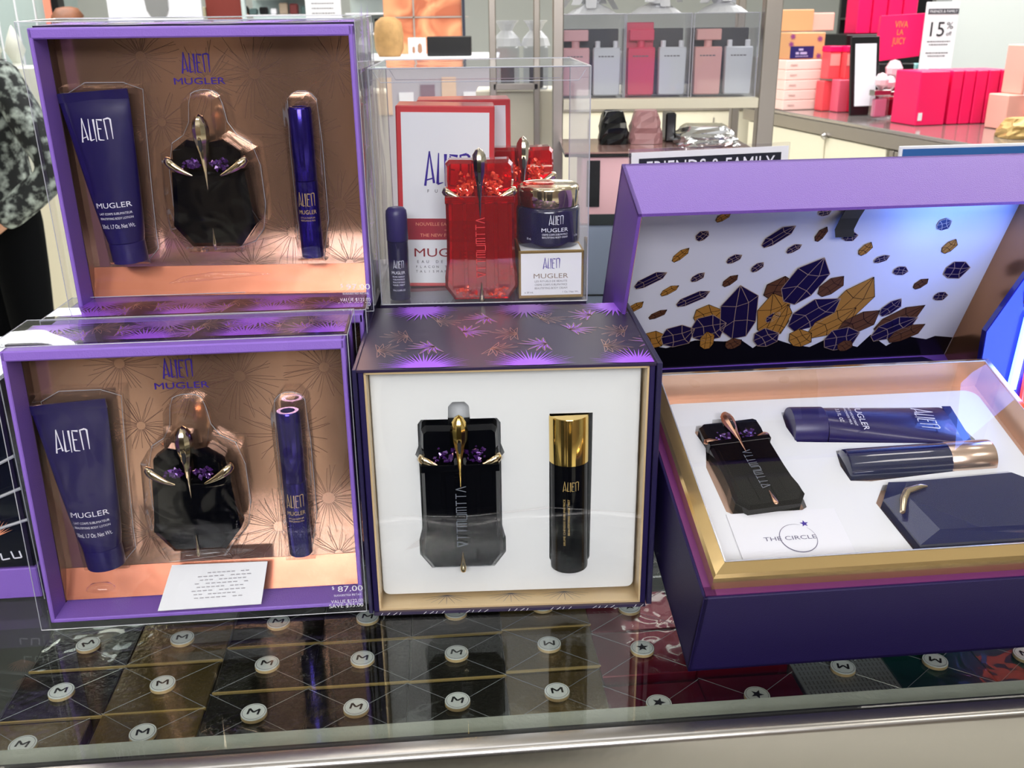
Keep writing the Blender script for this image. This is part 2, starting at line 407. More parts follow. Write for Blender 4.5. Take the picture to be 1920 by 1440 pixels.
MB().box((-1.3, .655, -.92), (1.3, .66, -.01)).build('rear_panel', M['darkbase'], ct)

# merchandise boxes in the case, each under cellophane with a round seal
gm = {'gold': mat('black_gold_box_print', '#8A744A', .3, metal=.7, bump=.5, bscale=260),
      'black': mat('charcoal_box_print', '#24221C', .28, metal=.4, bump=.4, bscale=260),
      'crimson': mat('crimson_box_foil', '#7E1B33', .25, metal=.5, bump=.1, bscale=100),
      'silver': mat('silver_box_print', '#A4A6AC', .35, metal=.3), 'teal': mat('teal_box_foil', '#0F4A48', .3, metal=.3)}
sealw = mat('seal_white', '#E4E5E6', .4); seale = mat('seal_cream_rim', '#D9B98A', .5)
def merch(kind, x, y, dz, letter, label, rz=0, w=.083, d=.062):
    t = cthing('wrapped_box', label, 'box', x, y, -.064 + dz, {'gold': 'gold and black boxes inside the counter', 'black': 'gold and black boxes inside the counter', 'crimson': 'crimson boxes inside the counter'}.get(kind), rz * 0)
    b = MB().cbox((-w / 2, -d / 2, -.046), (w / 2, d / 2, .010), .0008)
    if kind in ('gold', 'black'):
        b.box((-w / 2 - .0004, -d / 2 - .0004, .0085), (w / 2 + .0004, -d / 2 + .0012, .0106), 1)
    if kind == 'silver':
        for i in range(9):
            for j in range(22): b.box((-w / 2 + .003 + j * .0036, -d / 2 + .003 + i * .0065, .0100), (-w / 2 + .0042 + j * .0036, -d / 2 + .0075 + i * .0065, .0102), 1)
    b.build('carton', [gm[kind], M['inkg'] if kind != 'silver' else M['inkgrey']], t)
    # crossed folds of the cellophane over the lid
    f = MB(); z = .0112
    f.box((-w / 2 - .0008, -d / 2 - .0008, -.045), (w / 2 + .0008, d / 2 + .0008, z))
    f.build('cellophane', M['wrap'], t)
    cr = MB()
    for sx in (-1, 1):
        for sy in (-1, 1):
            cr.tube([(0, 0, z + .0004), (sx * w / 2, sy * d / 2, z + .0002)], .00018, 5)
    cr.build('wrap_crease', M['edge'], t)
    s = MB().lathe([(.0098, z), (.0106, z + .0006), (.0106, z + .0034)], 36, mi=1).lathe([(.0106, z + .0034), (.0104, z + .0040)], 36, mi=0)
    for k in range(36):
        a = 2 * PI * k / 36; a2 = 2 * PI * (k + 1) / 36
        s.quad(*[(r * math.cos(q), r * math.sin(q), z + .0041) for r, q in ((.0090, a), (.0094, a), (.0094, a2), (.0090, a2))], 2)
    se = s.build('seal', [sealw, seale, M['inkgrey']], t)
    rz = rz - .26 if abs(rz) < 1 else rz; L = MB(); c, sn = math.cos(rz), math.sin(rz)
    fn = lambda u, v: (u * c - v * sn, u * sn + v * c, z + .0043)
    if letter == 'M':
        for a_, b_ in (((-.0042, -.0034), (-.0042, .0034)), ((-.0042, .0034), (0, -.0008)), ((0, -.0008), (.0042, .0034)), ((.0042, .0034), (.0042, -.0034))):
            L.stroke(a_, b_, .00085, .00085, fn)
    else:
        pts = [(.0058 * (1 if k % 2 == 0 else .42) * math.sin(k * PI / 5), .0058 * (1 if k % 2 == 0 else .42) * math.cos(k * PI / 5)) for k in range(10)]
        L.add([fn(0, 0)] + [fn(*q) for q in pts], [(0, k + 1, (k + 1) % 10 + 1) for k in range(10)])
    L.build('seal_mark', M['inkk'], se)
G = {}
mer = [
 ('gold', -.2967, .6274, 0, 'M', .35, 'gold wrapped box at the rim strip, M seal half cut off'),
 ('gold', -.3865, .6150, 0, 'M', .1, 'wrapped box in the front left corner of the counter'),
 ('black', -.2140, .6502, 0, 'M', .1, 'charcoal wrapped box, front row, first full M seal under the big lilac box'),
 ('black', -.1310, .6554, 0, 'M', .06, 'charcoal wrapped box, front row, M seal below the gap between two gift boxes'),
 ('black', -.0480, .662, 0, 'M', .02, 'charcoal wrapped box, front row, M seal below the tall black bottle'),
 ('gold', .0350, .6728, 0, 'M', .3, 'gold brown wrapped box, front row, M seal next to the crimson boxes'),
 ('crimson', .1180, .6560, 0, 'S', -.15, 'crimson wrapped box, front row, left one of the two star seals cut by the strip'),
 ('crimson', .2010, .6650, 0, 'S', -.3, 'crimson wrapped box below the purple open box, right star seal cut by the strip'),
 ('black', -.3842, .6800, 0, 'M', .3, 'charcoal wrapped box at the left end, M seal in the second row'),
 ('gold', -.3012, .6885, 0, 'M', .4, 'gold wrapped box with bright glare, second row from the rim'),
 ('black', -.2180, .7145, 0, 'M', .15, 'charcoal wrapped box, second row, M seal just below the folded white card'),
 ('black', -.1350, .7205, 0, 'M', .15, 'charcoal wrapped box, second row, copper reflection beside its M seal'),
 ('black', -.0520, .7271, 0, 'M', .05, 'charcoal wrapped box, second row, M seal beside the white glare streak'),
 ('gold', .0310, .7390, 0, 'M', 3.1, 'grey gold wrapped box, second row, with the upside-down M seal'),
 ('crimson', .1140, .7311, 0, 'S', .2, 'crimson wrapped box with the whole star seal in view'),
 ('black', -.3880, .7460, 0, 'M', .8, 'dark wrapped box, third row, below the left corner of the lilac box'),
 ('gold', -.3050, .7540, 0, 'M', .3, 'bright gold wrapped box, third row, just below the lilac box'),
 ('black', -.2220, .7778, 0, 'M', .1, 'charcoal wrapped box, third row, M seal under the lower edge of the lilac box'),
 ('black', -.1390, .7840, 0, 'M', .1, 'charcoal wrapped box, third row, M seal at the lower right corner of the lilac box'),
 ('black', -.0560, .7910, 0, 'M', 0, 'charcoal wrapped box, third row, seal mostly hidden below the white-tray box'),
 ('gold', .0270, .8010, 0, 'M', 0, 'grey gold wrapped box, third row, under the white-tray box'),
 ('crimson', .1100, .7960, 0, 'S', 2.5, 'crimson wrapped box, third row, star seal at the white-tray box corner'),
 ('silver', .2840, .7010, 0, 'M', 2.9, 'silver patterned wrapped box under the front of the purple open box'),
 ('crimson', .1960, .7400, 0, 'S', .4, 'crimson wrapped box behind the right star seal, under the purple open box'),
 ('teal', .3670, .7086, 0, 'M', 2.7, 'teal wrapped box right of the silver one, under the purple open box'),
 ('teal', .4500, .7160, 0, 'M', .1, 'teal wrapped box at the right edge of the photo, below the purple box'),
]
for k, x, y, dz, L, rz, lab in mer: merch(k, x, y, dz, L, lab, rz)

# ------------------------------------------------------------------ products
def smooth_outline(pts, it=1):
    for _ in range(it):
        o = []
        for i in range(len(pts)):
            a, b = pts[i], pts[(i + 1) % len(pts)]
            o += [(a[0] * .75 + b[0] * .25, a[1] * .75 + b[1] * .25), (a[0] * .25 + b[0] * .75, a[1] * .25 + b[1] * .75)]
        pts = o
    return pts
def spike_parts(t, ztop, ztip, y, rmax, mat_, slot=True):
    """bird-head shaped spray ornament: rounded crest tapering to a long needle"""
    H = ztop - ztip; mb = MB(); rings = []
    prof = [(0, .02), (.03, .45), (.10, .85), (.2, 1.0), (.32, .93), (.42, .70), (.52, .48), (.62, .34), (.75, .22), (.9, .10), (1, .02)]
    for f, r in prof:
        z = ztop - f * H; rr = rmax * r
        rings.append([(rr * math.cos(a) * (.9 if math.sin(a) < 0 else 1), y + rr * 1.05 * math.sin(a), z) for a in [2 * PI * k / 10 for k in range(10)]])
    mb.loft(rings)
    sp = mb.build('spike_ornament', mat_, t, smooth=25)
    if slot:
        s = MB().slab(smooth_outline([(-.0013, ztop - .48 * H), (.0013, ztop - .48 * H), (.0018, ztop - .28 * H), (-.0018, ztop - .28 * H)], 2), y - rmax * .98, y - rmax * .6, .0004, .8)
        s.build('spray_slot', M['inkk'], sp)
        MB().lathe([(.0012, 0), (.0012, .0008)], 12, (0, y - rmax * 1.02, ztop - .31 * H), axis='y').build('spray_nozzle', M['palegold'], sp)
def crescent(mb, p0, p1, y, w, sag):
    n = 10; rings = []
    w *= .62
    for i in range(n + 1):
        f = i / n; x = p0[0] + (p1[0] - p0[0]) * f; z = p0[1] + (p1[1] - p0[1]) * f - sag * math.sin(PI * f) * .6
        r = w * (.25 + .75 * math.sin(PI * min(.5, f * 1.6 + .1))) * (1.08 - f) ** .8 + .0002
        yy = y + .004 * (1 - f) ** 2
        rings.append([(x + r * .45 * math.cos(a) * (1 if p1[0] > p0[0] else -1) , yy + r * .9 * math.sin(a), z + r * math.cos(a)) for a in [2 * PI * k / 8 for k in range(8)]])
    mb.loft(rings)
def crystals(mb, cx, cz, rx, rz, y, seed, n=16):
    rnd = random.Random(seed)
    for i in range(n):
        a = rnd.uniform(0, 2 * PI); r = rnd.uniform(0, .85)
        x = cx + r * rx * math.cos(a); z = cz + r * rz * math.sin(a); s = rnd.uniform(.0016, .0030); yy = y + rnd.uniform(-.001, .001)
        R = Euler((rnd.uniform(0, 3), rnd.uniform(0, 3), rnd.uniform(0, 3))).to_matrix()
        pts = [R @ Vector(q) * s for q in ((1, 0, 0), (-1, 0, 0), (0, 1.2, 0), (0, -1.2, 0), (0, 0, 1), (0, 0, -1))]
        mb.add([(x + q.x, yy + q.y * .6, z + q.z) for q in pts], [(0, 2, 4), (2, 1, 4), (1, 3, 4), (3, 0, 4), (2, 0, 5), (1, 2, 5), (3, 1, 5), (0, 3, 5)])
def tall_bottle(t, glass, crystal, metal, spikemetal, glyphmat, band=True):
    """tall talisman bottle, base at z=0, front towards -y"""
    body = [(-.0318, .0975), (.0318, .0975), (.0318, .055), (.0325, .035), (.0345, .022), (.0345, .012), (.026, .0), (-.026, .0), (-.0345, .012), (-.0345, .022), (-.0325, .035), (-.0318, .055)]
    b = MB().slab(body, -.0150, .0150, .005, .92)
    for sx in (-1, 1):   # raised front columns
        b.slab([(sx * .0085 - .0042, .0985), (sx * .0085 + .0042, .0985), (sx * .0085 + .0042, .006), (sx * .0085 - .0042, .006)][::1], -.0164, -.010, .0012, .90)
        b.slab([(sx * .021 - .005, .0985), (sx * .021 + .005, .0985), (sx * .0215 + .006, .010), (sx * .0215 - .006, .010)], -.0160, -.010, .0016, .88)
    bo = b.build('bottle_body', glass, t)
    g = MB(); glyphs(g, 0, .022, .080, lambda u, v: (u, -.0168, v), .0085); g.build('glyph_lettering', glyphmat, bo)
    hd = MB()
    hd.slab([(-.0305, .101), (-.004, .099), (-.004, .131), (-.0275, .1315), (-.031, .128), (-.0315, .112)], -.0145, .013, .006, .80, kb=.85)
    hd.slab([(.0305, .101), (.0315, .112), (.031, .128), (.0275, .1315), (.004, .131), (.004, .099)], -.0145, .013, .006, .80, kb=.85)
    hd.slab([(-.006, .097), (.006, .097), (.006, .128), (-.006, .128)], -.010, .012, .002, .9)
    hd.build('bottle_head', glass, t)
    c = MB()
    for sx in (-1, 1): crystals(c, sx * .0135, .1075, .0100, .0085, -.0135, 5 + sx, 34)
    c.build('crystal_cluster', crystal, t)
    w = MB()
    for sx in (-1, 1): crescent(w, (sx * .0340, .1045), (sx * .0135, .0955), -.0150, .0072, .001)
    w.build('wing_ornament', metal, t, smooth=60)
    MB().cbox((-.0322, -.0172, .0925), (.0322, .0140, .0992), .0004).build('collar', glass, t)
    spike_parts(t, .1430, .0770, -.0160, .0070, spikemetal)
    d = MB().loft([[(r * math.cos(a), -.0172 + r * .7 * math.sin(a), z) for a in [2 * PI * k / 10 for k in range(10)]] for r, z in ((.0003, .018), (.0011, .012), (.0023, .006), (.0028, .002), (.0020, -.001), (.0004, -.0022))])
    if band: d.build('base_drop_ornament', metal, t, smooth=60)
def small_bottle(t):
    """squat 30 ml talisman bottle, base z=0"""
    body = [(-.0315, .066), (.0315, .066), (.0345, .030), (.0362, .019), (.0215, .0), (-.0215, .0), (-.0362, .019), (-.0345, .030)]
    b = MB().slab(body, -.0150, .0130, .006, .84)
    b.slab([(-.012, .064), (.012, .064), (.012, .006), (-.012, .006)], -.0158, -.010, .0008, .97)
    b.build('bottle_body', M['glassblack'], t)
    hd = MB()
    hd.slab([(-.0300, .070), (-.003, .066), (-.003, .091), (-.016, .0935), (-.0290, .084)], -.0145, .012, .007, .62, kb=.85)
    hd.slab([(.0300, .070), (.0290, .084), (.016, .0935), (.003, .091), (.003, .066)], -.0145, .012, .007, .62, kb=.85)
    hd.build('bottle_head', M['glassblack'], t)
    c = MB()
    for sx in (-1, 1): crystals(c, sx * .0125, .0740, .0095, .0070, -.0140, 15 + sx, 30)
    c.build('crystal_cluster', M['purpleglass'], t)
    w = MB()
    for sx in (-1, 1): crescent(w, (sx * .0352, .0775), (sx * .0120, .0640), -.0155, .0072, .002)
    w.build('wing_ornament', M['palegold'], t, smooth=60)
    spike_parts(t, .1160, .0520, -.0165, .0076, M['palegold'])
    MB().loft([[(r * math.cos(a), -.0170 + r * .7 * math.sin(a), z) for a in [2 * PI * k / 10 for k in range(10)]] for r, z in ((.0002, .018), (.0010, .010), (.0018, .004), (.0010, -.001), (.0002, -.002))]).build('base_drop_ornament', M['palegold'], t, smooth=60)
def lotion_tube(t, L=.149, wt=.030, wb=.0160, lines=True, caph=.019):
    """squeeze tube, cap at z=0, crimped end at the top"""
    b = MB(); rings = []
    n = 28; N = 14
    for i in range(N + 1):
        f = i / N; z = caph + (L - caph - .006) * f
        a = wb + (wt - wb) * (f ** .75); d = .0140 * (1 - f) ** .55 * (1 - f * .25) + .0008
        rings.append([(a * math.cos(q), d * math.sin(q), z) for q in [2 * PI * k / n for k in range(n)]])
    rings.append([(wt * math.cos(q), .0008 * math.sin(q), L) for q in [2 * PI * k / n for k in range(n)]])
    b.loft(rings); bo = b.build('tube_body', M['tubeblue'], t, smooth=50)
    MB().box((-wt, -.0011, L - .008), (wt, .0011, L)).build('crimp', M['tubeblue'], t)
    MB().lathe([(wb * .97, 0), (wb * .99, .001), (wb * .99, caph - .001), (wb * .92, caph)], 32, sy=.9).build('cap', M['capblue'], t, smooth=40)
    if lines:
        def fn(u, v):
            f = min(max((v - caph) / (L - caph - .006), 0), 1); a = wb + (wt - wb) * (f ** .75); d = .0140 * (1 - f) ** .55 * (1 - f * .25) + .0008
            q = min(max(u / a, -.98), .98); return (u, -d * math.sqrt(1 - q * q) - .0005, v)
        l = MB(); alien(l, -.016, .108, .028, .020, fn, t=1.1)
        mugler(l, .0, .0510, .0046, fn, .031)
        write(l, 'LAIT CORPS SUBLIMATEUR', 0, .0450, .0019, fn, .029); write(l, 'BEAUTIFYING BODY LOTION', 0, .0408, .0019, fn, .029)
        write(l, '50mL 1.7 Oz. Net Wt.', .0, .0330, .0036, fn, .0290)
        l.build('lettering', M['inkw'], bo)
def pen_spray(t, L=.132, r=.0100):
    bo = MB().lathe([(r * .95, 0), (r, .001), (r, L * .52), (r * .96, L * .522)], 32).build('pen_body', M['penblue'], t, smooth=40)
    MB().lathe([(r * .97, L * .526), (r * 1.01, L * .53), (r * 1.01, L - .002), (r * .9, L), (r * .6, L), (r * .55, L - .004)], 32).build('pen_cap', M['penblue'], t, smooth=40)
    fn = cylfn(0, 0, r); l = MB(); alien(l, -.0075, .047, .0155, .013, fn, t=1.1); mugler(l, .0005, .0405, .0036, fn, .016)
    write(l, 'STYLO PARFUM', 0, .0365, .0014, fn, .013); write(l, 'PERFUMING PEN', 0, .0340, .0014, fn, .013); l.build('lettering', M['inkg'], bo)
    return t

# ------------------------------------------------------------------ lilac windowed gift box
W0, H0, D0 = .262, .240, .072
def gift_set(t, price, full=True):
    ob = MB()
    ob.box((-.001, .041, -.0005), (W0 + .001, D0, H0 + .0012)).box((-.001, .014, -.0005), (-.0002, .041, H0 + .0012)).box((W0 + .0002, .014, -.0005), (W0 + .001, .041, H0 + .0012)).box((-.001, .014, H0 + .0002), (W0 + .001, .041, H0 + .0012)); o1 = ob.build('outer_box', [M['pattern']], t)
    pr = top_print(W0, .016, D0 - .002, H0 + .0013, 3, ((.028, 0), (.105, 0), (.182, 0), (.25, 0)))
    # same print on the right flank
    fnR = lambda u, v: (W0 + .0012, u, v)
    for zz in (.03, .10, .17, .23): fan(pr, (.065, zz), .030, PI * .5, PI * 1.5, 14, fnR, 1, .8)
    for zz in (.065, .135, .2): spray(pr, (.04, zz), .026, PI / 2, fnR, 0, 3)
    pr.build('palm_print', [M['goldline'], M['fan'], M['fan2'], M['fan']], o1)
    fr = MB(); th = .0035
    fr.cbox((0, -.0003, 0), (th, .040, H0), .0008).cbox((W0 - th, -.0003, 0), (W0, .040, H0), .0008)
    fr.cbox((0, -.0003, 0), (W0, .040, th), .0008).cbox((0, -.0003, H0 - .0085), (W0, .040, H0), .0012)
    fr.build('frame', M['lilac'], t)
    # open inner box sides behind the frame, copper lined
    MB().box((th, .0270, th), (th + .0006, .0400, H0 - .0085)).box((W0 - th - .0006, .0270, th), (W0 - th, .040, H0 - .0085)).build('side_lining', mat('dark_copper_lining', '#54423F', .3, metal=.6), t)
    bk = MB().box((th, .0395, th), (W0 - th, .0405, H0 - .0085)).build('backing', M['copper'], t)
    ln = MB(); P = lambda u, v: (u, .0393, v); rnd = random.Random(11)
    for cx, cz, R in ((.205, .147, .045), (.235, .085, .045), (.130, .195, .034), (.075, .215, .035), (.170, .200, .040), (.24, .205, .035), (.085, .16, .03), (.19, .06, .04), (.08, .06, .035), (.24, .03, .03), (.15, .03, .03)):
        for i in range(34):
            a = 2 * PI * i / 34 + rnd.uniform(-.05, .05); k = rnd.uniform(.6, 1); bend = rnd.uniform(-.25, .25); p0 = (cx + R * .12 * math.cos(a), cz + R * .12 * math.sin(a))
            for q in (1, 2, 3):
                f = .12 + .88 * q / 3; aa = a + bend * f; p1 = (cx + R * k * f * math.cos(aa), cz + R * k * f * math.sin(aa)); ln.stroke(p0, p1, .00016, .00014, P); p0 = p1
    clipped(ln, th, W0 - th, th, H0 - .005, 0, 2)
    ln.build('palm_line_print', M['copper_line'], bk)
    MB().add([(th, .0392, .030), (W0 - th, .0392, .030), (W0 - th, .0280, .0050), (th, .0280, .0050), (th, .0392, .0045), (W0 - th, .0392, .0045)], [(0, 1, 2, 3), (0, 3, 4), (1, 5, 2), (3, 2, 5, 4)]).build('ledge', M['copper_ledge'], t)
    l = MB(); Q = lambda u, v: (u, .0390, v); alien(l, .1085, .2005, .0245, .0175, Q, t=1.25); mugler(l, .1225, .1915, .0055, Q, .044); l.build('lettering', M['inkp'], bk)
    # thermoformed blisters over the three products
    if full:
        bl = MB()
        for out, y in (([(.008, .193), (.074, .193), (.068, .12), (.065, .037), (.028, .037), (.022, .12)], .012),
                       ([(.112, .182), (.120, .186), (.132, .186), (.139, .182), (.143, .152), (.166, .138), (.168, .10), (.168, .07), (.150, .048), (.102, .048), (.086, .07), (.086, .10), (.088, .138), (.109, .152)], .004),
                       ([(.196, .16), (.196, .176), (.203, .184), (.216, .184), (.223, .176), (.223, .10), (.223, .038), (.197, .038)], .008)):
            n = len(out); cx = sum(q[0] for q in out) / n; cz = sum(q[1] for q in out) / n
            vs = [(x, .0385, z) for x, z in out] + [(cx + (x - cx) * .97, y + .006, cz + (z - cz) * .98) for x, z in out] + [(cx + (x - cx) * .88, y, cz + (z - cz) * .94) for x, z in out]
            fs = [(i, (i + 1) % n, n + (i + 1) % n, n + i) for i in range(n)] + [(n + i, n + (i + 1) % n, 2 * n + (i + 1) % n, 2 * n + i) for i in range(n)] + [tuple(range(2 * n, 3 * n))]
            bl.add(vs, fs)
        bl.build('blister', M['blister'], t, smooth=40)
        ri = MB()
        for out in (([(.008, .194), (.074, .194), (.072, .17), (.067, .08), (.066, .037), (.028, .037), (.022, .10), (.012, .16)]), ([(.112, .183), (.120, .187), (.132, .187), (.139, .183), (.144, .152), (.167, .139), (.169, .07), (.151, .047), (.101, .047), (.085, .07), (.087, .139), (.108, .152)]), ([(.195, .176), (.203, .185), (.216, .185), (.224, .176), (.224, .037), (.196, .037)])):
            out = smooth_outline(out, 1); ri.tube([(x, .037, z) for x, z in out + out[:1]], .00035, 5)
        ri.build('blister_rim', M['edge'], t)
    # clear sleeve
    a = (-.006, -.006, -.0025); b = (W0 + .003, D0 + .003, H0 + .005)
    sl = MB().box(a, b); s = sl.build('clear_sleeve', M['film'], t)
    e = MB(); x0, y0, z0 = a; x1, y1, z1 = b
    for p, q in (((x0, y0, z0), (x0, y0, z1)), ((x1, y0, z0), (x1, y0, z1)), ((x0, y0, z1), (x1, y0, z1)), ((x0, y1, z1), (x1, y1, z1)), ((x0, y0, z1), (x0, y1, z1)), ((x1, y0, z1), (x1, y1, z1)), ((x1, y1, z0), (x1, y1, z1)), ((x0, y0, z0), (x1, y0, z0))):
        e.tube([p, q], .0004, 5)
    e.build('sleeve_fold', M['edge'], s)
    if full:
        rg = MB()
        zz = .058 if price[0] == '8' else .030
        rg.tube([(.085, -.0035, zz - .004), (.100, -.006, zz), (.125, -.007, zz + .003), (.150, -.0065, zz + .004), (.175, -.0035, zz + .003)], [.0004, .0028, .0036, .0026, .0004], 12)
        rg.build('highlight_ridge', M['blister'], s, smooth=60)  # added ridge, shaped to catch a bright streak on the sleeve
        if price[0] == '8':
            MB().lathe([(.0004, .0060), (.008, .0050), (.0115, .0020), (.012, 0)], 20, (.047, -.004, .0320), sy=.5).build('highlight_bulge', M['blister'], s, smooth=60)  # added bump, shaped to catch a highlight
        st = MB(); R_ = lambda u, v: (u, y0 - .0003, v)
        write(st, '$', .238, .0205, .003, R_); write(st, price, .2525, .0180, .0052, R_, .021)
        write(st, 'SUGGESTED RETAIL', .2500, .0135, .0019, R_, .0235)
        write(st, 'VALUE $122.00', .2490, .0070, .0032, R_, .0270); write(st, 'SAVE $35.00', .2480, .0025, .0038, R_, .0290)
        st.build('price_lettering', M['inkw'], s)
gbs = [('LL', (0, 0, 0), '87.00', 'lilac framed gift box with clear sleeve, lower left, folded white card lying inside', True),
       ('UL', (0, 0, 0), '97.00', 'lilac framed gift box with clear sleeve standing highest, behind the lower left boxes', True)]
for key, loc, pr, lab, full in gbs:
    t = thing('gift_box', lab, 'gift box', key, loc, group='lilac gift boxes'); gift_set(t, pr, full)
    gs = t
    x = thing('lotion_tube', 'indigo lotion tube in the %s lilac gift box' % ('lower' if key == 'LL' else 'upper'), 'lotion tube', key, (.0440, .0255, .0395), (0, -.065, 0), 'lotion tubes in the lilac gift boxes'); lotion_tube(x)
    x = thing('perfume_bottle', 'squat black perfume bottle with gold wings in the %s lilac gift box' % ('lower' if key == 'LL' else 'upper'), 'perfume bottle', key, (.1270, .0230, .0545), (0, 0, 0), 'squat black perfume bottles'); small_bottle(x)
    x = thing('perfume_pen', 'slim violet blue perfume pen in the %s lilac gift box' % ('lower' if key == 'LL' else 'upper'), 'perfume pen', key, (.2095, .0240, .0415), (0, -.003, 0), 'perfume pens'); pen_spray(x)
g2 = thing('gift_box', 'lilac gift box directly behind the lower left one, only its sleeved top showing', 'gift box', 'LL', (.010, .0815, -.001), group='lilac gift boxes'); gift_set(g2, '87.00', False)
g3 = thing('gift_box', 'lilac gift box behind the upper one, its sleeved corner beside the clear red-bottle box', 'gift box', 'UL', (-.004, .0830, -.003), (0, 0, .0), group='lilac gift boxes')
for ch in list(g2.children): copy_tree(ch, g3)
# folded leaflet in the lower box
cd = thing('leaflet', 'folded white leaflet with upside-down print in the lower lilac gift box', 'leaflet', 'LL', (.1335, .003, .0045), (math.radians(-32), 0, .02))
lf = MB(); lf.add([(-.044, -.006, 0), (.042, -.0055, 0), (.047, 0, .036), (-.034, 0, .038), (-.044, -.0052, -.0003), (.042, -.0047, -.0003), (.047, .0008, .036), (-.034, .0008, .038)], [(0, 1, 2, 3), (7, 6, 5, 4), (0, 4, 5, 1), (1, 5, 6, 2), (2, 6, 7, 3), (3, 7, 4, 0)])
lf.build('folded_sheet', M['whitepaper'], cd)
l = MB()
for i in range(8):
    z = .008 + i * .0030; wv = .040 if i % 2 else .046
    for k in range(10):
        if (k * 3 + i) % 7: l.quad(*[(.004 + i * .0012 - wv / 2 + wv * (k + q) / 10, -.0062 + z * .142 - .0002, z + r) for q, r in ((.05, 0), (.8, 0), (.8, .0008), (.05, .0008))])
l.build('fine_print', mat('pale_grey_ink', '#A2A0A6', .6), cd)
# supports hidden behind
t = thing('carton', 'plain violet storage carton under the upper lilac gift boxes', 'carton', 'W', (-.262, .949, CZ + .001), (0, 0, .023))
MB().cbox((-.13, -.060, 0), (.13, .085, .226), .001).build('carton_body', M['violet'], t); MB().box((-.131, -.061, .2262), (.131, .086, .229)).build('carton_lid', M['violet'], t)
t = thing('carton', 'violet patterned carton holding up the clear box of red bottles', 'carton', 'K', (.0965, .0985, -.2255))
MB().cbox((-.098, -.093, 0), (.098, .095, .2185), .001).build('carton_body', M['navy'], t); MB().box((-.0985, -.0938, .2187), (.0985, .096, .2235)).build('carton_lid', M['pattern'], t)

# ------------------------------------------------------------------ navy box with white tray (centre)
t = thing('gift_box', 'dark violet palm-print gift box with a white tray, in the middle', 'gift box', 'C')
w, h, d = .234, .2235, .172
o1 = MB().cbox((0, 0, 0), (.0045, d, h - .001), .0006).cbox((w - .0045, 0, 0), (w, d, h - .001), .0006).cbox((0, .004, 0), (w, d, .004), .0006).cbox((0, d - .004, 0), (w, d, h - .001), .0006).build('outer_wall', M['violet'], t)
MB().cbox((-.0040, -.003, .003), (-.0006, d - .004, h + .001), .0006).build('side_flap', M['navy'], t)
MB().cbox((w + .0006, -.003, .003), (w + .0050, d - .004, h + .001), .0006).build('side_flap', M['navy'], t)
tp = MB().cbox((-.001, -.001, h - .0025), (w + .001, d, h), .0005).build('top_panel', M['pattern'], t)
top_print(w, 0, d, h + .0001, 5, ((.052, 0), (.136, 0), (.220, 0))).build('palm_print', [M['goldline'], M['fan'], M['fan2'], M['fan']], tp)
ls = MB().cbox((.0, -.002, 0), (w, .004, .0032), .0004).build('bottom_lip', M['pattern'], t)
lm = MB()
for i in range(44):
    if i % 7 < 4: lm.stroke((.006 + i * .0052, .0005), (.0075 + i * .0052 + .001 * (i % 3), .0028), .0002, .0002, lambda u, v: (u, -.0022, v))
lm.build('lip_print', M['whitepaper'], ls)
MB().box((.0045, .001, .0040), (.0062, .03, h - .003)).box((w - .0062, .001, .0040), (w - .0045, .03, h - .003)).box((.0045, .001, .0032), (w - .0045, .03, .0050)).box((.0045, .001, h - .0045), (w - .0045, .03, h - .003)).build('gold_lining', M['creamgold'], t)
gl = MB()
for cx in (.062, .118, .165):
    for i in range(9): a = PI * (.08 + .84 * i / 8); gl.stroke((cx, .0185), (cx + .022 * math.cos(a), .0185 - .014 * math.sin(a)), .0003, .0001, lambda u, v: (u, v, .0052))
gl.build('lining_print', M['inkgrey'], t)
def rrect(x0, x1, z0, z1, r, n=6):
    out = []
    for cx, cz, a0 in ((x1 - r, z1 - r, 0), (x0 + r, z1 - r, PI / 2), (x0 + r, z0 + r, PI), (x1 - r, z0 + r, 1.5 * PI)):
        for i in range(n + 1): a = a0 + PI / 2 * i / n; out.append((cx + r * math.cos(a), cz + r * math.sin(a)))
    return out
def tray(outer, holes, fn, depth, bevel=.0015):
    """moulded tray: face with shaped cavities; fn(u,v,depth)"""
    mb = MB(); polys = [outer] + holes
    flat = [q for p in polys for q in p]
    tris = tessellate_polygon([[Vector((a, b, 0)) for a, b in p] for p in polys])
    mb.add([fn(a, b, 0) for a, b in flat], [tuple(x) for x in tris])
    n = len(outer); cx = sum(q[0] for q in outer) / n; cz = sum(q[1] for q in outer) / n
    mb.add([fn(a, b, 0) for a, b in outer] + [fn(cx + (a - cx) * 1.008, cz + (b - cz) * 1.008, bevel) for a, b in outer] + [fn(cx + (a - cx) * 1.008, cz + (b - cz) * 1.008, depth) for a, b in outer],
           [(k * n + i, k * n + (i + 1) % n, (k + 1) * n + (i + 1) % n, (k + 1) * n + i) for k in (0, 1) for i in range(n)])
    for hl in holes:
        n = len(hl); mb.add([fn(a, b, 0) for a, b in hl] + [fn(a, b, depth * .9) for a, b in hl], [(i, (i + 1) % n, n + (i + 1) % n, n + i) for i in range(n)] + [tuple(range(n, 2 * n))])
    return mb
bx, bz = .0775, .0375
hole1 = [(bx + x, bz + z) for x, z in [(-.027, -.004), (.027, -.004), (.037, .010), (.037, .024), (.034, .036), (.034, .100), (.037, .104), (.034, .112), (.034, .131), (.031, .135), (.009, .135), (.0085, .146), (.005, .150), (-.005, .150), (-.0085, .146), (-.009, .135), (-.031, .135), (-.034, .131), (-.034, .112), (-.037, .104), (-.034, .100), (-.034, .036), (-.037, .024), (-.037, .010)]]
mx_ = .1695
hole2 = [(mx_ + x, z) for x, z in [(-.0175, .040), (-.014, .033), (-.007, .0295), (.007, .0295), (.014, .033), (.0175, .040), (.0178, .130), (.0178, .1750), (-.0178, .1750), (-.0178, .130)]]
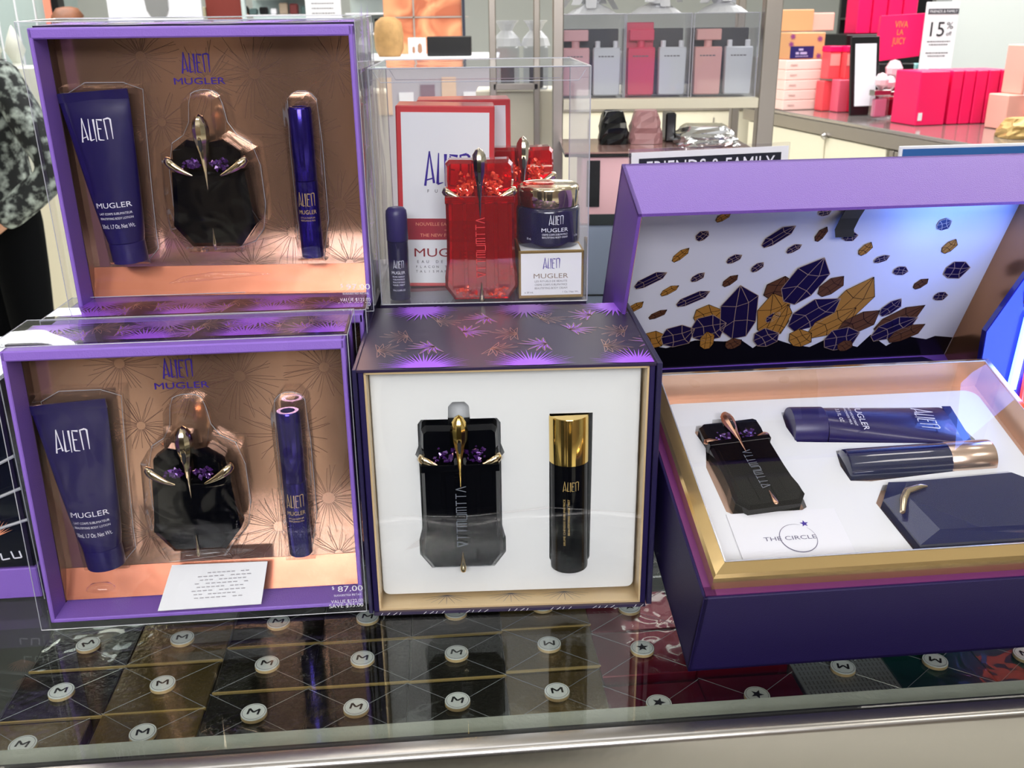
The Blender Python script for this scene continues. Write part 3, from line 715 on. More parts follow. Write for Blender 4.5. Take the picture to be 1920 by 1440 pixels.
tray(rrect(.0075, .2255, .0085, .2165, .006), [hole1, hole2], lambda u, v, dd: (u, .018 + dd, v), .030).build('white_tray', M['tray'], t, smooth=30)
s = MB().quad((.005, .003, .005), (w - .005, .003, .005), (w - .005, .003, h - .004), (.005, .003, h - .004)).build('clear_window', film('window_film', (.98, .985, .99), .004, 1.38, .03, .6, 5, distance=.014), t)
rg = MB()
rg.tube([(.030, .0015, .062), (.040, .0, .068), (.050, -.001, .074), (.058, .0015, .076)], [.0003, .0026, .0022, .0003], 12); rg.tube([(.020, .002, .094), (.08, .0005, .092), (.15, .0005, .098), (.222, .002, .090)], [.0002, .0009, .0008, .0002], 8)
rg.build('highlight_ridge', M['blister'], t, smooth=60)  # added ridges, shaped for light streaks across the window
x = thing('perfume_bottle', 'tall black perfume bottle with gold spike in the white tray', 'perfume bottle', 'C', (bx, .022, bz + .0005)); tall_bottle(x, M['glassblack'], M['purpleglass'], M['palegold'], M['capgold'], mat('etched_glyph', '#6F7480', .4))
x = thing('hair_mist_bottle', 'black cylindrical hair mist bottle with gold cap in the white tray', 'hair mist', 'C', (mx_, .0215, .0305), (0, -.012, 0))
r = .0165
bo = MB().lathe([(r * .90, 0), (r * .985, .0008), (r, .003), (r, .1015)], 40).build('mist_body', M['dkind'] if False else M['glassblack'], x, smooth=40)
MB().lathe([(r * .97, .1015), (r * 1.03, .1022), (r * 1.03, .1425), (r * 1.0, .1435)], 40).build('mist_cap', M['capgold'], x, smooth=40)
l = MB(); fn = cylfn(0, 0, r); alien(l, -.0065, .079, .0135, .0095, fn, t=1.0)
fv = lambda u, v: fn(-v, u)
write(l, 'BRUME CHEVEUX SUBLIMATRICE', .050, .0045, .0017, fv, .044); write(l, 'BEAUTIFYING HAIR MIST', .055, .0008, .0017, fv, .034)
l.build('lettering', M['inkg'], bo)

# ------------------------------------------------------------------ clear box with the red bottles
kw, kd, kh = .195, .188, .213
t = thing('acetate_box', 'clear acetate box holding the red bottles and cream jar', 'clear box', 'K', (0, 0, .0))
MB().box((0, 0, 0), (kw, kd, kh)).build('clear_wall', M['boxfilm'], t)
e = MB()
for p, q in (((0, 0, 0), (0, 0, kh)), ((kw, 0, 0), (kw, 0, kh)), ((0, 0, kh), (kw, 0, kh)), ((0, kd, kh), (kw, kd, kh)), ((0, 0, kh), (0, kd, kh)), ((kw, 0, kh), (kw, kd, kh)), ((kw, kd, 0), (kw, kd, kh)), ((0, kd, 0), (0, kd, kh)), ((0, 0, 0), (kw, 0, 0))): e.tube([p, q], .0006, 6)
for zz, yy in ((kh - .020, kd - .002), (kh - .012, .004)): e.tube([(.004 if zz > kh - .015 else .0, yy, kh - .003), (.010, yy, zz), (kw - .010, yy, zz), (kw - .004, yy, kh - .003)], .0004, 6)
e.build('folded_edge', M['edge'], t)
MB().box((.001, .001, kh - .0008), (kw - .001, kd - .001, kh - .0004)).build('top_flap', film('top_flap_film', (.9, .91, .94), .08, 1.5, .08, .4, 10, haze=.10), t)
def red_carton(key, loc, rot, lab, letter=True):
    t = thing('perfume_carton', lab, 'carton', key, loc, rot, 'red framed perfume cartons')
    W, H, Dp = .094, .176, .050
    b = MB().cbox((0, 0, 0), (W, Dp, H), .0010).build('carton_body', M['red'], t)
    MB().box((.005, -.0006, .004), (W - .005, .0, H - .006)).build('white_panel', M['whitepaper'], t)
    MB().box((.005, -.0010, .048), (W - .005, -.0006, .069)).build('crimson_band', M['redband'], t)
    if letter:
        fn = lambda u, v: (u, -.0011, v)
        l = MB(); alien(l, .0265, .101, .044, .033, fn, t=1.2); l.build('logo_lettering', M['inkp'], t)
        l = MB(); write(l, 'FUSION', .0490, .0945, .003, fn, .046, sp=1); write(l, 'EAU DE PARFUM', .047, .0245, .0028, fn, .062, sp=1); write(l, 'FLACON TALISMAN', .046, .0195, .0024, fn, .062, sp=1); write(l, 'TALISMAN BOTTLE', .046, .0148, .0024, fn, .062, sp=1); l.build('small_lettering', mat('dark_grey_ink', '#34333A', .6), t)
        l = MB(); write(l, 'NOUVELLE EAU DE PARFUM', .047, .0620, .0032, fn, .060); write(l, 'THE NEW FRAGRANCE', .047, .0510, .0032, fn, .052); l.box((.045, -.0012, .0575), (.049, -.0011, .0580)); l.build('band_lettering', M['inkorange'], t)
        l = MB(); mugler(l, .046, .0310, .0085, fn, .062); l.build('brand_lettering', M['inkred'], t)
    return t
c1 = red_carton('K', (.0135, .062, .001), (0, .022, .0), 'red framed perfume carton in front, partly behind the red bottle')
c2 = red_carton('K', (.0345, .118, .001), (0, 0, .02), 'red framed perfume carton behind the other, only its top and right edge showing', False)
redg = bpy.data.materials.new('red_bottle_glass'); redg.use_nodes = True
nb = redg.node_tree.nodes['Principled BSDF']; nb.inputs['Base Color'].default_value = lin('#FF0A1A'); nb.inputs['Roughness'].default_value = .03
nb.inputs['Transmission Weight'].default_value = .8; nb.inputs['IOR'].default_value = 1.45; nb.inputs['Coat Weight'].default_value = .6
redcr = mat('orange_red_crystal', '#FF4322', .12, metal=.55, coat=1, emit=0)
for loc, rz, lab in (((.0950, .020, .001), .0, 'red glass perfume bottle in front of the white cartons'), ((.1385, .105, .001), .05, 'red glass perfume bottle behind the cream jar')):
    x = thing('perfume_bottle', lab, 'perfume bottle', 'K', loc, (0, 0, rz), 'red glass perfume bottles'); tall_bottle(x, redg, redcr, M['palegold'], mat('silver_gold_metal', '#DCD3C0', .12, metal=1), mat('light_red_etch', '#E8383C', .4), band=True)
    c = MB()
    for sx in (-1, 1): crystals(c, sx * .014, .110, .011, .013, -.0135, 35 + sx, 45); crystals(c, sx * .014, .009, .012, .007, -.0140, 45 + sx, 26)
    c.build('inner_crystals', redcr, x)
x = thing('travel_spray', 'small navy travel spray standing beside the red framed carton', 'travel spray', 'K', (.0165, .0185, .001))
r = .0098
bo = MB().lathe([(r * .95, 0), (r, .001), (r, .056), (r * .95, .0565)], 28).build('spray_body', M['dkind'], x, smooth=40)
MB().lathe([(r * .97, .0565), (r * 1.03, .057), (r * 1.03, .081), (r * .97, .0850), (r * .75, .0875), (r * .3, .0885)], 28).build('spray_cap', mat('violet_matte_plastic', '#2C2260', .4), x, smooth=50)
l = MB(); fn = cylfn(0, 0, r); alien(l, -.0045, .0315, .0100, .0080, fn); mugler(l, .0, .0260, .0028, fn, .0130)
for i, s_ in enumerate(('BRUME CHEVEUX', 'SUBLIMATRICE', 'BEAUTIFYING', 'HAIR MIST')): write(l, s_, 0, .0228 - i * .0027, .0014, fn, .0115)
write(l, '10mL 0.34FLOZ', 0, .0095, .0016, fn, .0120); l.build('lettering', M['inkw'], bo)
x = thing('cream_carton', 'small white carton with gold edges under the cream jar', 'carton', 'K', (.1300, .0060, .001), (0, 0, .02))
MB().cbox((0, 0, 0), (.0625, .060, .0465), .0008).build('carton_body', mat('old_gold_board', '#8E7444', .3, metal=.7), x)
MB().box((.0025, -.0004, .0035), (.0600, 0, .0440)).box((.0025, .0025, .0465), (.0600, .0575, .0468)).build('white_label', M['whitepaper'], x)
fn = lambda u, v: (u, -.0007, v); l = MB(); alien(l, .0235, .0290, .0160, .0110, fn, t=1.2); l.build('logo_lettering', M['inkp'], x)
l = MB(); mugler(l, .0310, .0200, .0046, fn, .0330); l.build('brand_lettering', mat('bronze_ink', '#8D7A6A', .5), x)
l = MB(); write(l, 'LES RITUELS DE BEAUTE', .0310, .0162, .0019, fn, .031); write(l, 'CREME CORPS SUBLIMATRICE', .0310, .0128, .0019, fn, .031); write(l, 'BEAUTIFYING BODY CREAM', .0310, .0094, .0019, fn, .031); write(l, 'e 30 mL', .010, .0055, .0018, fn); write(l, '1 Oz./ Net Wt.', .050, .0055, .0018, fn); l.build('small_lettering', M['inkgrey'], x)
x = thing('cream_jar', 'round navy cream jar with gold lid on the small white carton', 'jar', 'K', (.1605, .0370, .0480))
r = .0305
bo = MB().lathe([(r * .86, 0), (r * .95, .0015), (r, .006), (r, .034), (r * .97, .0372), (r * .90, .0385)], 56).build('jar_body', M['dkind'], x, smooth=50)
MB().lathe([(r * .93, .0380), (r * .965, .0390), (r * .965, .0545), (r * .94, .0565), (r * .89, .0575), (r * .86, .0570)], 56).build('lid', M['palegold'], x, smooth=50)
l = MB(); fn = cylfn(0, 0, r); alien(l, -.0015, .0235, .0140, .0095, fn, t=1.1); mugler(l, .0045, .0170, .0036, fn, .026); write(l, 'CREME CORPS SUBLIMATRICE', .0045, .0137, .0017, fn, .025); write(l, 'BEAUTIFYING BODY CREAM', .0045, .0110, .0017, fn, .025)
write(l, '30 mL', -.0215, .0088, .0020, fn, .005); write(l, '1 Oz.', .0290, .0105, .0020, fn, .006); l.build('lettering', M['inkw'], bo)

# ------------------------------------------------------------------ open violet presentation box (right)
t = thing('presentation_box', 'large open violet box with a crystal-printed mirror lid', 'presentation box', 'B')
bw, bh, bd = .345, .0875, .257
wl = MB()
for a, b in (((0, 0, 0), (bw, .004, bh)), ((0, bd - .004, 0), (bw, bd, bh)), ((0, 0, 0), (.004, bd, bh)), ((bw - .004, 0, 0), (bw, bd, bh)), ((0, 0, 0), (bw, bd, .004))): wl.cbox(a, b, .0006)
wl.build('base_wall', M['violet'], t)
MB().box((.002, .002, bh - .002), (bw - .002, .010, bh + .0008)).box((.002, .002, bh - .002), (.010, bd - .002, bh + .0008)).build('base_lip', mat('plum_lip', '#6A2A66', .4), t)
def ringpts(i, z): return [(i, i, z), (bw - i, i, z), (bw - i, bd - i, z), (i, bd - i, z)]
g = MB(); rings = [ringpts(.0075, bh + .0005), ringpts(.0070, bh + .0130), ringpts(.0090, bh + .0150), ringpts(.0175, bh + .0185)]
for k in range(3):
    n = 4; g.add(rings[k] + rings[k + 1], [(i, (i + 1) % 4, 4 + (i + 1) % 4, 4 + i) for i in range(4)])
g.build('gold_frame', M['gold'], t)
g = MB(); rings = [ringpts(.0175, bh + .0185), ringpts(.0185, bh - .010)]
g.add(rings[0] + rings[1], [(i, (i + 1) % 4, 4 + (i + 1) % 4, 4 + i) for i in range(4)]); g.quad(*ringpts(.0185, bh - .0100)); g.build('rose_gold_lining', M['rosegold'], t)
ht = bh - .0035
hb = [(.0400, .1840), (.0445, .1640), (.0385, .1400), (.0415, .0880), (.0520, .0800), (.0950, .0800), (.1080, .0880), (.1090, .1100), (.1000, .1500), (.0985, .1700), (.0930, .1930), (.0750, .1960), (.0700, .2010), (.0600, .2010), (.0580, .1950), (.0430, .1930)]
hl_ = [(.1250, .2060), (.1230, .1860), (.1260, .1660), (.1450, .1640), (.2820, .1520), (.2850, .1560), (.2740, .2010), (.1450, .2070)]
hm = [(.1560, .1520), (.1530, .1330), (.1550, .1150), (.1720, .1130), (.2880, .1230), (.2930, .1360), (.2900, .1500), (.1720, .1540)]
hk = [(.1660, .0880), (.1800, .1080), (.2900, .1130), (.3060, .0980), (.3060, .0340), (.1760, .0330)]
tray([(x, y) for x, y in rrect(.0195, bw - .0280, .0205, .2250, .012)], [hb[::-1], hl_[::-1], hm, hk], lambda u, v, dd: (u, v, ht - dd), .012).build('white_tray', M['tray'], t, smooth=30)
cv = MB().quad(*ringpts(.0175, bh + .0186)).build('clear_cover', M['coverfilm'], t)
e = MB(); rp = ringpts(.0175, bh + .0190)
for i in range(4): e.tube([rp[i], rp[(i + 1) % 4]], .0005, 5)
e.build('cover_edge', M['edge'], t)
# contents lying in the tray: product z axis -> along the tray, front -> up
def lie(name, lab, cat, u, v, ang, z=None, grp=None):
    return thing(name, lab, cat, 'B', (u, v, z if z is not None else ht + .002), (-PI / 2, 0, ang), grp)
# rotation (-90deg about x): local +z -> +y, local -y -> +z
x = lie('perfume_bottle', 'black perfume bottle with copper spike lying in the open violet box', 'perfume bottle', .0790, .0835, .10, ht + .001)
tall_bottle(x, M['glassblack'], M['purpleglass'], mat('rose_gold_metal', '#D9A98A', .15, metal=1), MATS['rose_gold_metal'], mat('etched_glyph', '#6F7480', .4))
x.scale = (.86, .62, .80)
def lie_x(name, lab, cat, u, v, ang, z):
    # product axis along +x, front up
    Mx = frameM('B') @ Matrix.Translation((u, v, z)) @ Matrix.Rotation(ang, 4, 'Z') @ Matrix(((0, 0, 1, 0), (1, 0, 0, 0), (0, -1, 0, 0), (0, 0, 0, 1))).inverted().transposed().inverted().transposed()
    o = bpy.data.objects.new(name, None); COL.objects.link(o); o.location = Mx.to_translation(); o.rotation_euler = Mx.to_euler('XYZ'); return tag(o, lab, cat)
AX = Matrix(((0, 0, 1, 0), (-1, 0, 0, 0), (0, -1, 0, 0), (0, 0, 0, 1)))   # local z->+x, local x->-y, local y->-z
def lie_x(name, lab, cat, u, v, ang, z):
    Mx = frameM('B') @ Matrix.Translation((u, v, z)) @ Matrix.Rotation(ang, 4, 'Z') @ AX
    o = bpy.data.objects.new(name, None); COL.objects.link(o); o.location = Mx.to_translation(); o.rotation_euler = Mx.to_euler('XYZ'); return tag(o, lab, cat)
x = lie_x('lotion_tube', 'violet shower tube lying along the back of the open violet box', 'lotion tube', .1260, .1865, -.055, ht - .0005)
lotion_tube(x, .156, .0250, .0190, False, .030)
fnt = lambda u, v: (u, -.0145 * max(.12, 1 - (v - .03) / .13) ** .55 - .0006, v)
l = MB(); fq = lambda u, v: fnt(u, v)
def fr_(u, v): return fnt(u, v)
alien(l, -.013, .112, .026, .020, fr_, t=1.0); mugler(l, .002, .0580, .0058, fr_, .036); write(l, 'LAIT HYDRATANT', .002, .0520, .0022, fr_, .026); write(l, 'SHOWER MILK', .002, .0480, .0022, fr_, .024); write(l, '3.3 FL. OZ.', .002, .0400, .0034, fr_, .018)
l.build('lettering', M['inkw'], x)
x = lie_x('hair_mist_bottle', 'navy cylindrical mist bottle with pale gold cap lying in the open violet box', 'hair mist', .1560, .1335, .02, ht - .002)
r = .0155
MB().lathe([(r * .9, 0), (r * .985, .001), (r, .004), (r, .090)], 40).build('mist_body', mat('blue_black_glass', '#101A40', .06, coat=1), x, smooth=40)
MB().lathe([(r * .98, .0895), (r * 1.02, .0905), (r * 1.02, .128), (r, .1300)], 40).build('mist_cap', mat('champagne_metal', '#DDC2AE', .2, metal=.9), x, smooth=40)
x = thing('refill_flask', 'wide dark blue faceted flask with gold clasp lying in the open violet box', 'perfume flask', 'B', (0, 0, ht))
MB().loft([[(.1700, .0860, -.009), (.1820, .1050, -.009), (.2880, .1100, -.009), (.3030, .0950, -.009), (.3030, .0370, -.009), (.1790, .0360, -.009)],
           [(.1700, .0860, .006), (.1820, .1050, .006), (.2880, .1100, .006), (.3030, .0950, .006), (.3030, .0370, .006), (.1790, .0360, .006)],
           [(.1850, .0850, .0135), (.1920, .0970, .0135), (.2840, .1010, .0135), (.2950, .0920, .0135), (.2950, .0430, .0135), (.1960, .0440, .0135)]]).build('flask_body', mat('deep_blue_glass', '#0A164A', .08, coat=.3), x)
MB().tube([(.1745, .0640, .0135), (.1800, .0760, .0150), (.1860, .0840, .0155), (.1990, .0885, .0155), (.2050, .0885, .0155)], [.0022, .0032, .0034, .0028, .001], 10).build('clasp', M['palegold'], x, smooth=40)
x = thing('message_card', 'white card printed with a circle and star in the open violet box', 'card', 'B', (0, 0, ht))
MB().cbox((.0400, .0345, .0006), (.1290, .0840, .0014), .0002).build('card_sheet', M['whitepaper'], x)
fn = lambda u, v: (u, v, .0016); l = MB(); write(l, 'THE CIRCLE', .0830, .0530, .0040, fn, .0420)
for k in range(60):
    a = -5.1 + 5.9 * k / 60; a2 = -5.1 + 5.9 * (k + 1) / 60; wd = .00045 * (1 - abs(k / 30 - 1)) + .00008
    l.stroke((.0895 + .0145 * math.cos(a), .0545 + .0145 * math.sin(a)), (.0895 + .0145 * math.cos(a2), .0545 + .0145 * math.sin(a2)), wd, wd, fn)
l.build('card_lettering', mat('slate_violet_ink', '#6A6680', .5), x)
l = MB(); pts = [(.0990 + .0036 * (1 if k % 2 == 0 else .42) * math.sin(k * PI / 5), .0690 + .0036 * (1 if k % 2 == 0 else .42) * math.cos(k * PI / 5)) for k in range(10)]
l.add([fn(.0990, .0690)] + [fn(*q) for q in pts], [(0, k + 1, (k + 1) % 10 + 1) for k in range(10)]); l.build('star_mark', M['inkp'], x)
t0 = thing('riser_block', 'black display riser propping up the back of the open violet box', 'riser', 'W', (.300, .800, CZ + .0005), (0, 0, .095))
MB().cbox((-.13, -.02, 0), (.13, .035, .044), .001).build('riser_body', M['blackplastic'], t0)

# lid
def Lp(x_, y_, z_):  # lid-local point -> box-local
    return (frameM('B').inverted() @ frameM('L')) @ Vector((x_, y_, z_))
TL = frameM('B').inverted() @ frameM('L')
LH, LD, LW, LB = .2257, .0705, .402, -.034
lid = bpy.data.objects.new('lid', None); COL.objects.link(lid); lid.parent = t; lid.matrix_local = TL
q = MB().box((0, .0002, LB), (LW, .004, LH)).box((0, -LD, LH - .003), (LW, .004, LH)).box((0, -LD, LB), (.003, .004, LH)).box((LW - .003, -LD, LB), (LW, .004, LH)).box((0, -LD, LB), (LW, .004, LB + .003))
q.build('lid_shell', [M['lid_lit']], lid)
mirror = bpy.data.materials.new('whitened_mirror_board'); mirror.use_nodes = True  # whitened: the pale tray's reflection is put into the board's colour
nt = mirror.node_tree; b = nt.nodes['Principled BSDF']; b.inputs['Base Color'].default_value = lin('#E2E0EA'); b.inputs['Metallic'].default_value = .20; b.inputs['Roughness'].default_value = .30
dk = mat('mirror_copper_side', '#B88458', .2, metal=.8, bump=.15, bscale=12)
art = MB().box((.0032, -.0006, LB + .003), (LW - .0032, .0, LH - .0032), 0)
art.box((.0032, -LD + .002, LB + .003), (.0040, -.0006, LH - .0032), 4); art.box((LW - .0040, -LD + .002, LB + .003), (LW - .0032, -.0006, LH - .0032), 4)
art.box((.004, -LD + .002, LH - .0040), (LW - .004, -.0006, LH - .0032), 4)
CR = [(0.0976,0.1630,0.1095,0.1732,0.0077,'g'),(0.0832,0.1414,0.0908,0.1529,0.0109,'p'),(0.0632,0.1168,0.0764,0.1330,0.0089,'g'),(0.0299,0.0853,0.0589,0.1045,0.0117,'p'),(0.0580,0.0740,0.0737,0.0868,0.0084,'g'),(0.0766,0.0594,0.1078,0.0772,0.0119,'p'),(0.0859,0.0910,0.0984,0.1006,0.0084,'p'),(0.0254,0.0533,0.0416,0.0661,0.0092,'g'),(0.0501,0.0434,0.0676,0.0539,0.0082,'c'),(0.1181,0.1128,0.1311,0.1224,0.0089,'p'),(0.1461,0.1002,0.1556,0.1116,0.0089,'p'),(0.1205,0.0829,0.1322,0.0972,0.0097,'c'),(0.1499,0.1313,0.1765,0.1559,0.0133,'p'),(0.1765,0.1225,0.1887,0.1328,0.0084,'p'),(0.2031,0.1354,0.2084,0.1527,0.0089,'c'),(0.1964,0.1680,0.2086,0.1714,0.0085,'p'),(0.2291,0.1391,0.2440,0.1398,0.0110,'p'),(0.2532,0.1162,0.2610,0.1315,0.0104,'g'),(0.2711,0.1069,0.2856,0.1133,0.0084,'p'),(0.2959,0.0937,0.3121,0.0935,0.0113,'p'),(0.3266,0.0692,0.3370,0.0820,0.0110,'c'),(0.3527,0.0563,0.3681,0.0573,0.0116,'p'),(0.3224,0.1472,0.3357,0.1533,0.0140,'p'),(0.3410,0.1149,0.3493,0.1312,0.0122,'g'),(0.3517,0.0916,0.3781,0.0917,0.0225,'p'),(0.1793,0.0621,0.1788,0.0929,0.0277,'c'),(0.2258,0.0656,0.2449,0.0896,0.0196,'c'),(0.2448,0.0148,0.2789,0.0864,0.0364,'g'),(0.1902,0.0118,0.1748,0.0713,0.0349,'g'),(0.0995,0.0377,0.1248,0.0531,0.0276,'g'),(0.1949,0.0567,0.2167,0.1151,0.0377,'p'),(0.2065,0.0204,0.2468,0.0629,0.0339,'p'),(0.2302,0.0093,0.2732,0.0432,0.0283,'g'),(0.2621,0.0106,0.3004,0.0385,0.0269,'c'),(0.3030,0.0113,0.3474,0.0452,0.0236,'c'),(0.3029,-0.0001,0.3443,0.0297,0.0259,'p'),(0.3020,0.0337,0.3186,0.0551,0.0158,'p'),(0.3234,-0.0047,0.3574,0.0177,0.0188,'c'),(0.0483,0.0094,0.0709,0.0175,0.0249,'g'),(0.0683,0.0113,0.1020,0.0235,0.0300,'p'),(0.0990,0.0206,0.1337,0.0326,0.0367,'p'),(0.1514,0.0109,0.1367,0.0835,0.0397,'p'),(0.1195,-0.0033,0.1154,0.0221,0.0154,'g'),(0.1769,0.0322,0.1887,0.0449,0.0101,'p'),(0.1890,0.0118,0.1928,0.0553,0.0203,'g'),(0.2119,-0.0010,0.2302,0.0141,0.0286,'g'),(0.2499,-0.0034,0.2867,0.0074,0.0327,'p'),(0.1718,0.0016,0.1924,0.0180,0.0279,'p'),(0.1409,-0.0030,0.1542,0.0092,0.0155,'c'),(0.2694,-0.0146,0.2808,-0.0020,0.0166,'c')]
BL = [(.004, .0290), (0.0346, 0.0323), (0.0499, 0.0061), (0.0749, -0.0004), (0.0887, 0.0036), (0.1046, 0.009), (0.1368, 0.0054), (0.1562, 0.0058), (0.1712, -0.0066), (0.1848, 0.0089), (0.2152, -0.0045), (0.2352, -0.0091), (0.251, 0.0015), (0.2904, -0.0126), (0.3, 0.005), (0.3236, -0.0131), (0.3393, 0.0009), (0.3672, -0.0058), (0.3758, -0.0014), (0.3975, -0.0049)]
for i in range(len(BL) - 1):
    (x0, z0), (x1, z1) = BL[i], BL[i + 1]
    art.quad((x0, -.0008, LB + .003), (x1, -.0008, LB + .003), (x1, -.0008, z1), (x0, -.0008, z0), 5)
rnd = random.Random(4)
for k, (x0, z0, x1, z1, wd, c) in enumerate(CR):
    y = -.0010 - k * .00002; fnc = lambda u, v, y=y: (u, y, v); fl = lambda u, v, y=y: (u, y - .00004, v)
    A = Vector((x0, z0)); B = Vector((x1, z1)); dv = (B - A); L = dv.length; e_ = dv / L; n_ = Vector((-e_.y, e_.x)) * wd / 2
    tipl = min(.32 * L, wd * .75)
    P6 = [A + n_ * .35, A + e_ * tipl * .7 + n_, B - e_ * tipl + n_ * .95, B + n_ * rnd.uniform(-.3, .3), B - e_ * tipl * .8 - n_, A + e_ * tipl * .8 - n_ * .9, A - n_ * .4]
    mi = {'p': 1, 'g': 2, 'c': 3}[c]
    art.add([fnc(*q_) for q_ in P6], [tuple(range(7))], mi)
    lw = .00022 if wd < .02 else .00030; li = 6 if c == 'p' else 5
    i1 = A + e_ * tipl * 1.1 + n_ * .25; i2 = B - e_ * tipl * 1.2 + n_ * .15; i3 = A + e_ * tipl * 1.0 - n_ * .45; i4 = B - e_ * tipl * 1.1 - n_ * .5
    for a_, b_ in ((i1, i2), (i3, i4), (i1, i3), (i2, i4), (i1, P6[0]), (i3, P6[6]), (i2, P6[3]), (i4, P6[3]), (i2, P6[2]), (i4, P6[4]), (i1, P6[1]), (i3, P6[5])): art.stroke(tuple(a_), tuple(b_), lw, lw, fl, li)
    for a_, b_ in zip(P6, P6[1:] + P6[:1]): art.stroke(tuple(a_), tuple(b_), lw, lw, fl, li)
art.build('mirror_lining', [mirror, mat('crystal_violet_print', '#1D143E', .25, metal=.2), mat('crystal_gold_print', '#C98C40', .25, metal=.45), mat('crystal_copper_print', '#6E4630', .25, metal=.4), dk, mat('lining_black_print', '#0A080C', .25), mat('crystal_line_print', '#C9A98E', .3, metal=.5)], lid)
rb = MB(); pts = [(-.010, -.030, .205), (-.008, -.012, .190), (-.006, -.004, .175), (-.010, -.006, .165), (-.014, -.010, .155), (-.012, -.012, .1475)]
for i in range(len(pts) - 1):
    a_, b_ = pts[i], pts[i + 1]; xo = .2360
    rb.add([(xo + a_[0] - .009, a_[1], a_[2]), (xo + a_[0] + .010, a_[1], a_[2]), (xo + b_[0] + .010, b_[1], b_[2]), (xo + b_[0] - .009, b_[1], b_[2]),
            (xo + a_[0] - .009, a_[1] + .0006, a_[2]), (xo + a_[0] + .010, a_[1] + .0006, a_[2]), (xo + b_[0] + .010, b_[1] + .0006, b_[2]), (xo + b_[0] - .009, b_[1] + .0006, b_[2])],
           [(0, 1, 2, 3), (7, 6, 5, 4), (0, 3, 7, 4), (1, 5, 6, 2)])
rb.build('ribbon', mat('black_satin', '#08090C', .35), lid)
hg = MB(); a_ = Vector((.01, bd - .001, bh - .01)); b_ = Vector((bw - .01, bd - .001, bh - .01)); c_ = TL @ Vector((LW - .03, 0, LB + .001)); d_ = TL @ Vector((.01, 0, LB + .001))
off = Vector((0, .0015, -.0015)); hg.add([a_, b_, c_, d_, a_ + off, b_ + off, c_ + off, d_ + off], [(0, 1, 2, 3), (7, 6, 5, 4), (0, 4, 5, 1), (1, 5, 6, 2), (2, 6, 7, 3), (3, 7, 4, 0)]); hg.build('hinge_flap', M['violet'], t)

# ------------------------------------------------------------------ lit display at the right edge
t = thing('lit_display', 'lit tilted display with a blue glowing edge beside the open box', 'lit display', 'W', (.4620, .9080, CZ + .001))
A = [(.003, .150), (.003, .186), (.036, .249), (.20, .40), (.20, 0), (.003, 0)]
MB().slab(A, .0, .010, .001, .99).build('display_casing', mat('display_blue_casing', '#1A1C7A', .25, coat=.5), t)
MB().tube([(.0355, -.004, .128), (.0400, -.004, .200), (.0620, -.004, .275)], .0045, 8).build('glowing_edge', mat('blue_led_tube', '#CFE0FF', .5, emit=4, emitcol='#5C86FF'), t)
MB().box((.047, -.006, .10), (.2, -.001, .27)).build('screen', mat('orange_screen', '#FF5A3C', .4, emit=1.1, emitcol='#FF4A30'), t)
pl = bpy.data.lights.new('display_glow_lamp', 'AREA'); pl.energy = .42; pl.color = (.12, .27, 1.0); pl.shape = 'RECTANGLE'; pl.size = .09; pl.size_y = .2
po = bpy.data.objects.new('display_glow_lamp', pl); COL.objects.link(po); po.location = (.490, .875, CZ + .205); po.rotation_euler = Vector((-.75, .25, -.10)).to_track_quat('-Z', 'Y').to_euler()

# ------------------------------------------------------------------ dark gift box at the lower left edge
t = thing('gift_box', 'dark navy gift box with clear lid at the far left edge', 'gift box', 'W', (-.545, .735, CZ + .001), (0, 0, YAW))
MB().cbox((0, 0, 0), (.125, .09, .030), .001).build('base', M['lilac'], t)
MB().cbox((.001, .001, .030), (.124, .089, .205), .002).build('box_body', mat('ink_navy_gloss', '#0C1020', .12, coat=.6), t)
e = MB(); fan(e, (.095, .062), .020, .3, 2.8, 18, lambda u, v: (u, .0004, v), 0, .7); e.build('palm_print', M['inkorange'], t)
l = MB()
for a_, b_ in (((.108, .0405), (.1065, .0475)), ((.108, .0405), (.1145, .0410)), ((.1145, .0410), (.1135, .0475)), ((.098, .0395), (.1045, .0405)), ((.098, .0395), (.0975, .0460))): l.stroke(a_, b_, .0007, .0007, lambda u, v: (u, .0004, v))
l.add([], []); l.build('lettering', M['inkw'], t)
MB().box((-.003, -.003, -.0008), (.128, .093, .215)).build('clear_lid', M['film'], t)
e = MB().tube([(.128, -.003, 0), (.128, -.003, .215)], .0005, 5)
for k in range(3): e.tube([(0, -.004, .055 + k * .022), (.05, -.012, .060 + k * .022), (.128, -.004, .080 + k * .030)], .0014, 6)
e.build('clear_lid_fold', M['edge'], t)
t = thing('tester_panel', 'black upright panel with a white edge at the far left', 'panel', 'W', (-.850, 1.20, CZ + .001), (0, 0, .3))
MB().cbox((-.10, 0, -.0), (.135, .012, .16), .001).build('panel_board', M['blackplastic'], t); MB().box((.130, -.002, .0), (.137, .013, .162)).build('panel_edge', M['whitepaper'], t)
# ------------------------------------------------------------------ background of the shop
def wt(name, label, cat, x, y, z, rz=0, group=None): return thing(name, label, cat, 'W', (x, y, CZ + z), (0, 0, rz), group)
def sbox(name, label, cat, x, y, z, w, d, h, m, rz=0, group=None, part='body', ch=.003):
    """simple carton standing at x (centre), y (front face), z (bottom)"""
    t = wt(name, label, cat, x, y, z, rz, group); MB().cbox((-w / 2, 0, 0), (w / 2, d, h), ch).build(part, m, t); return t
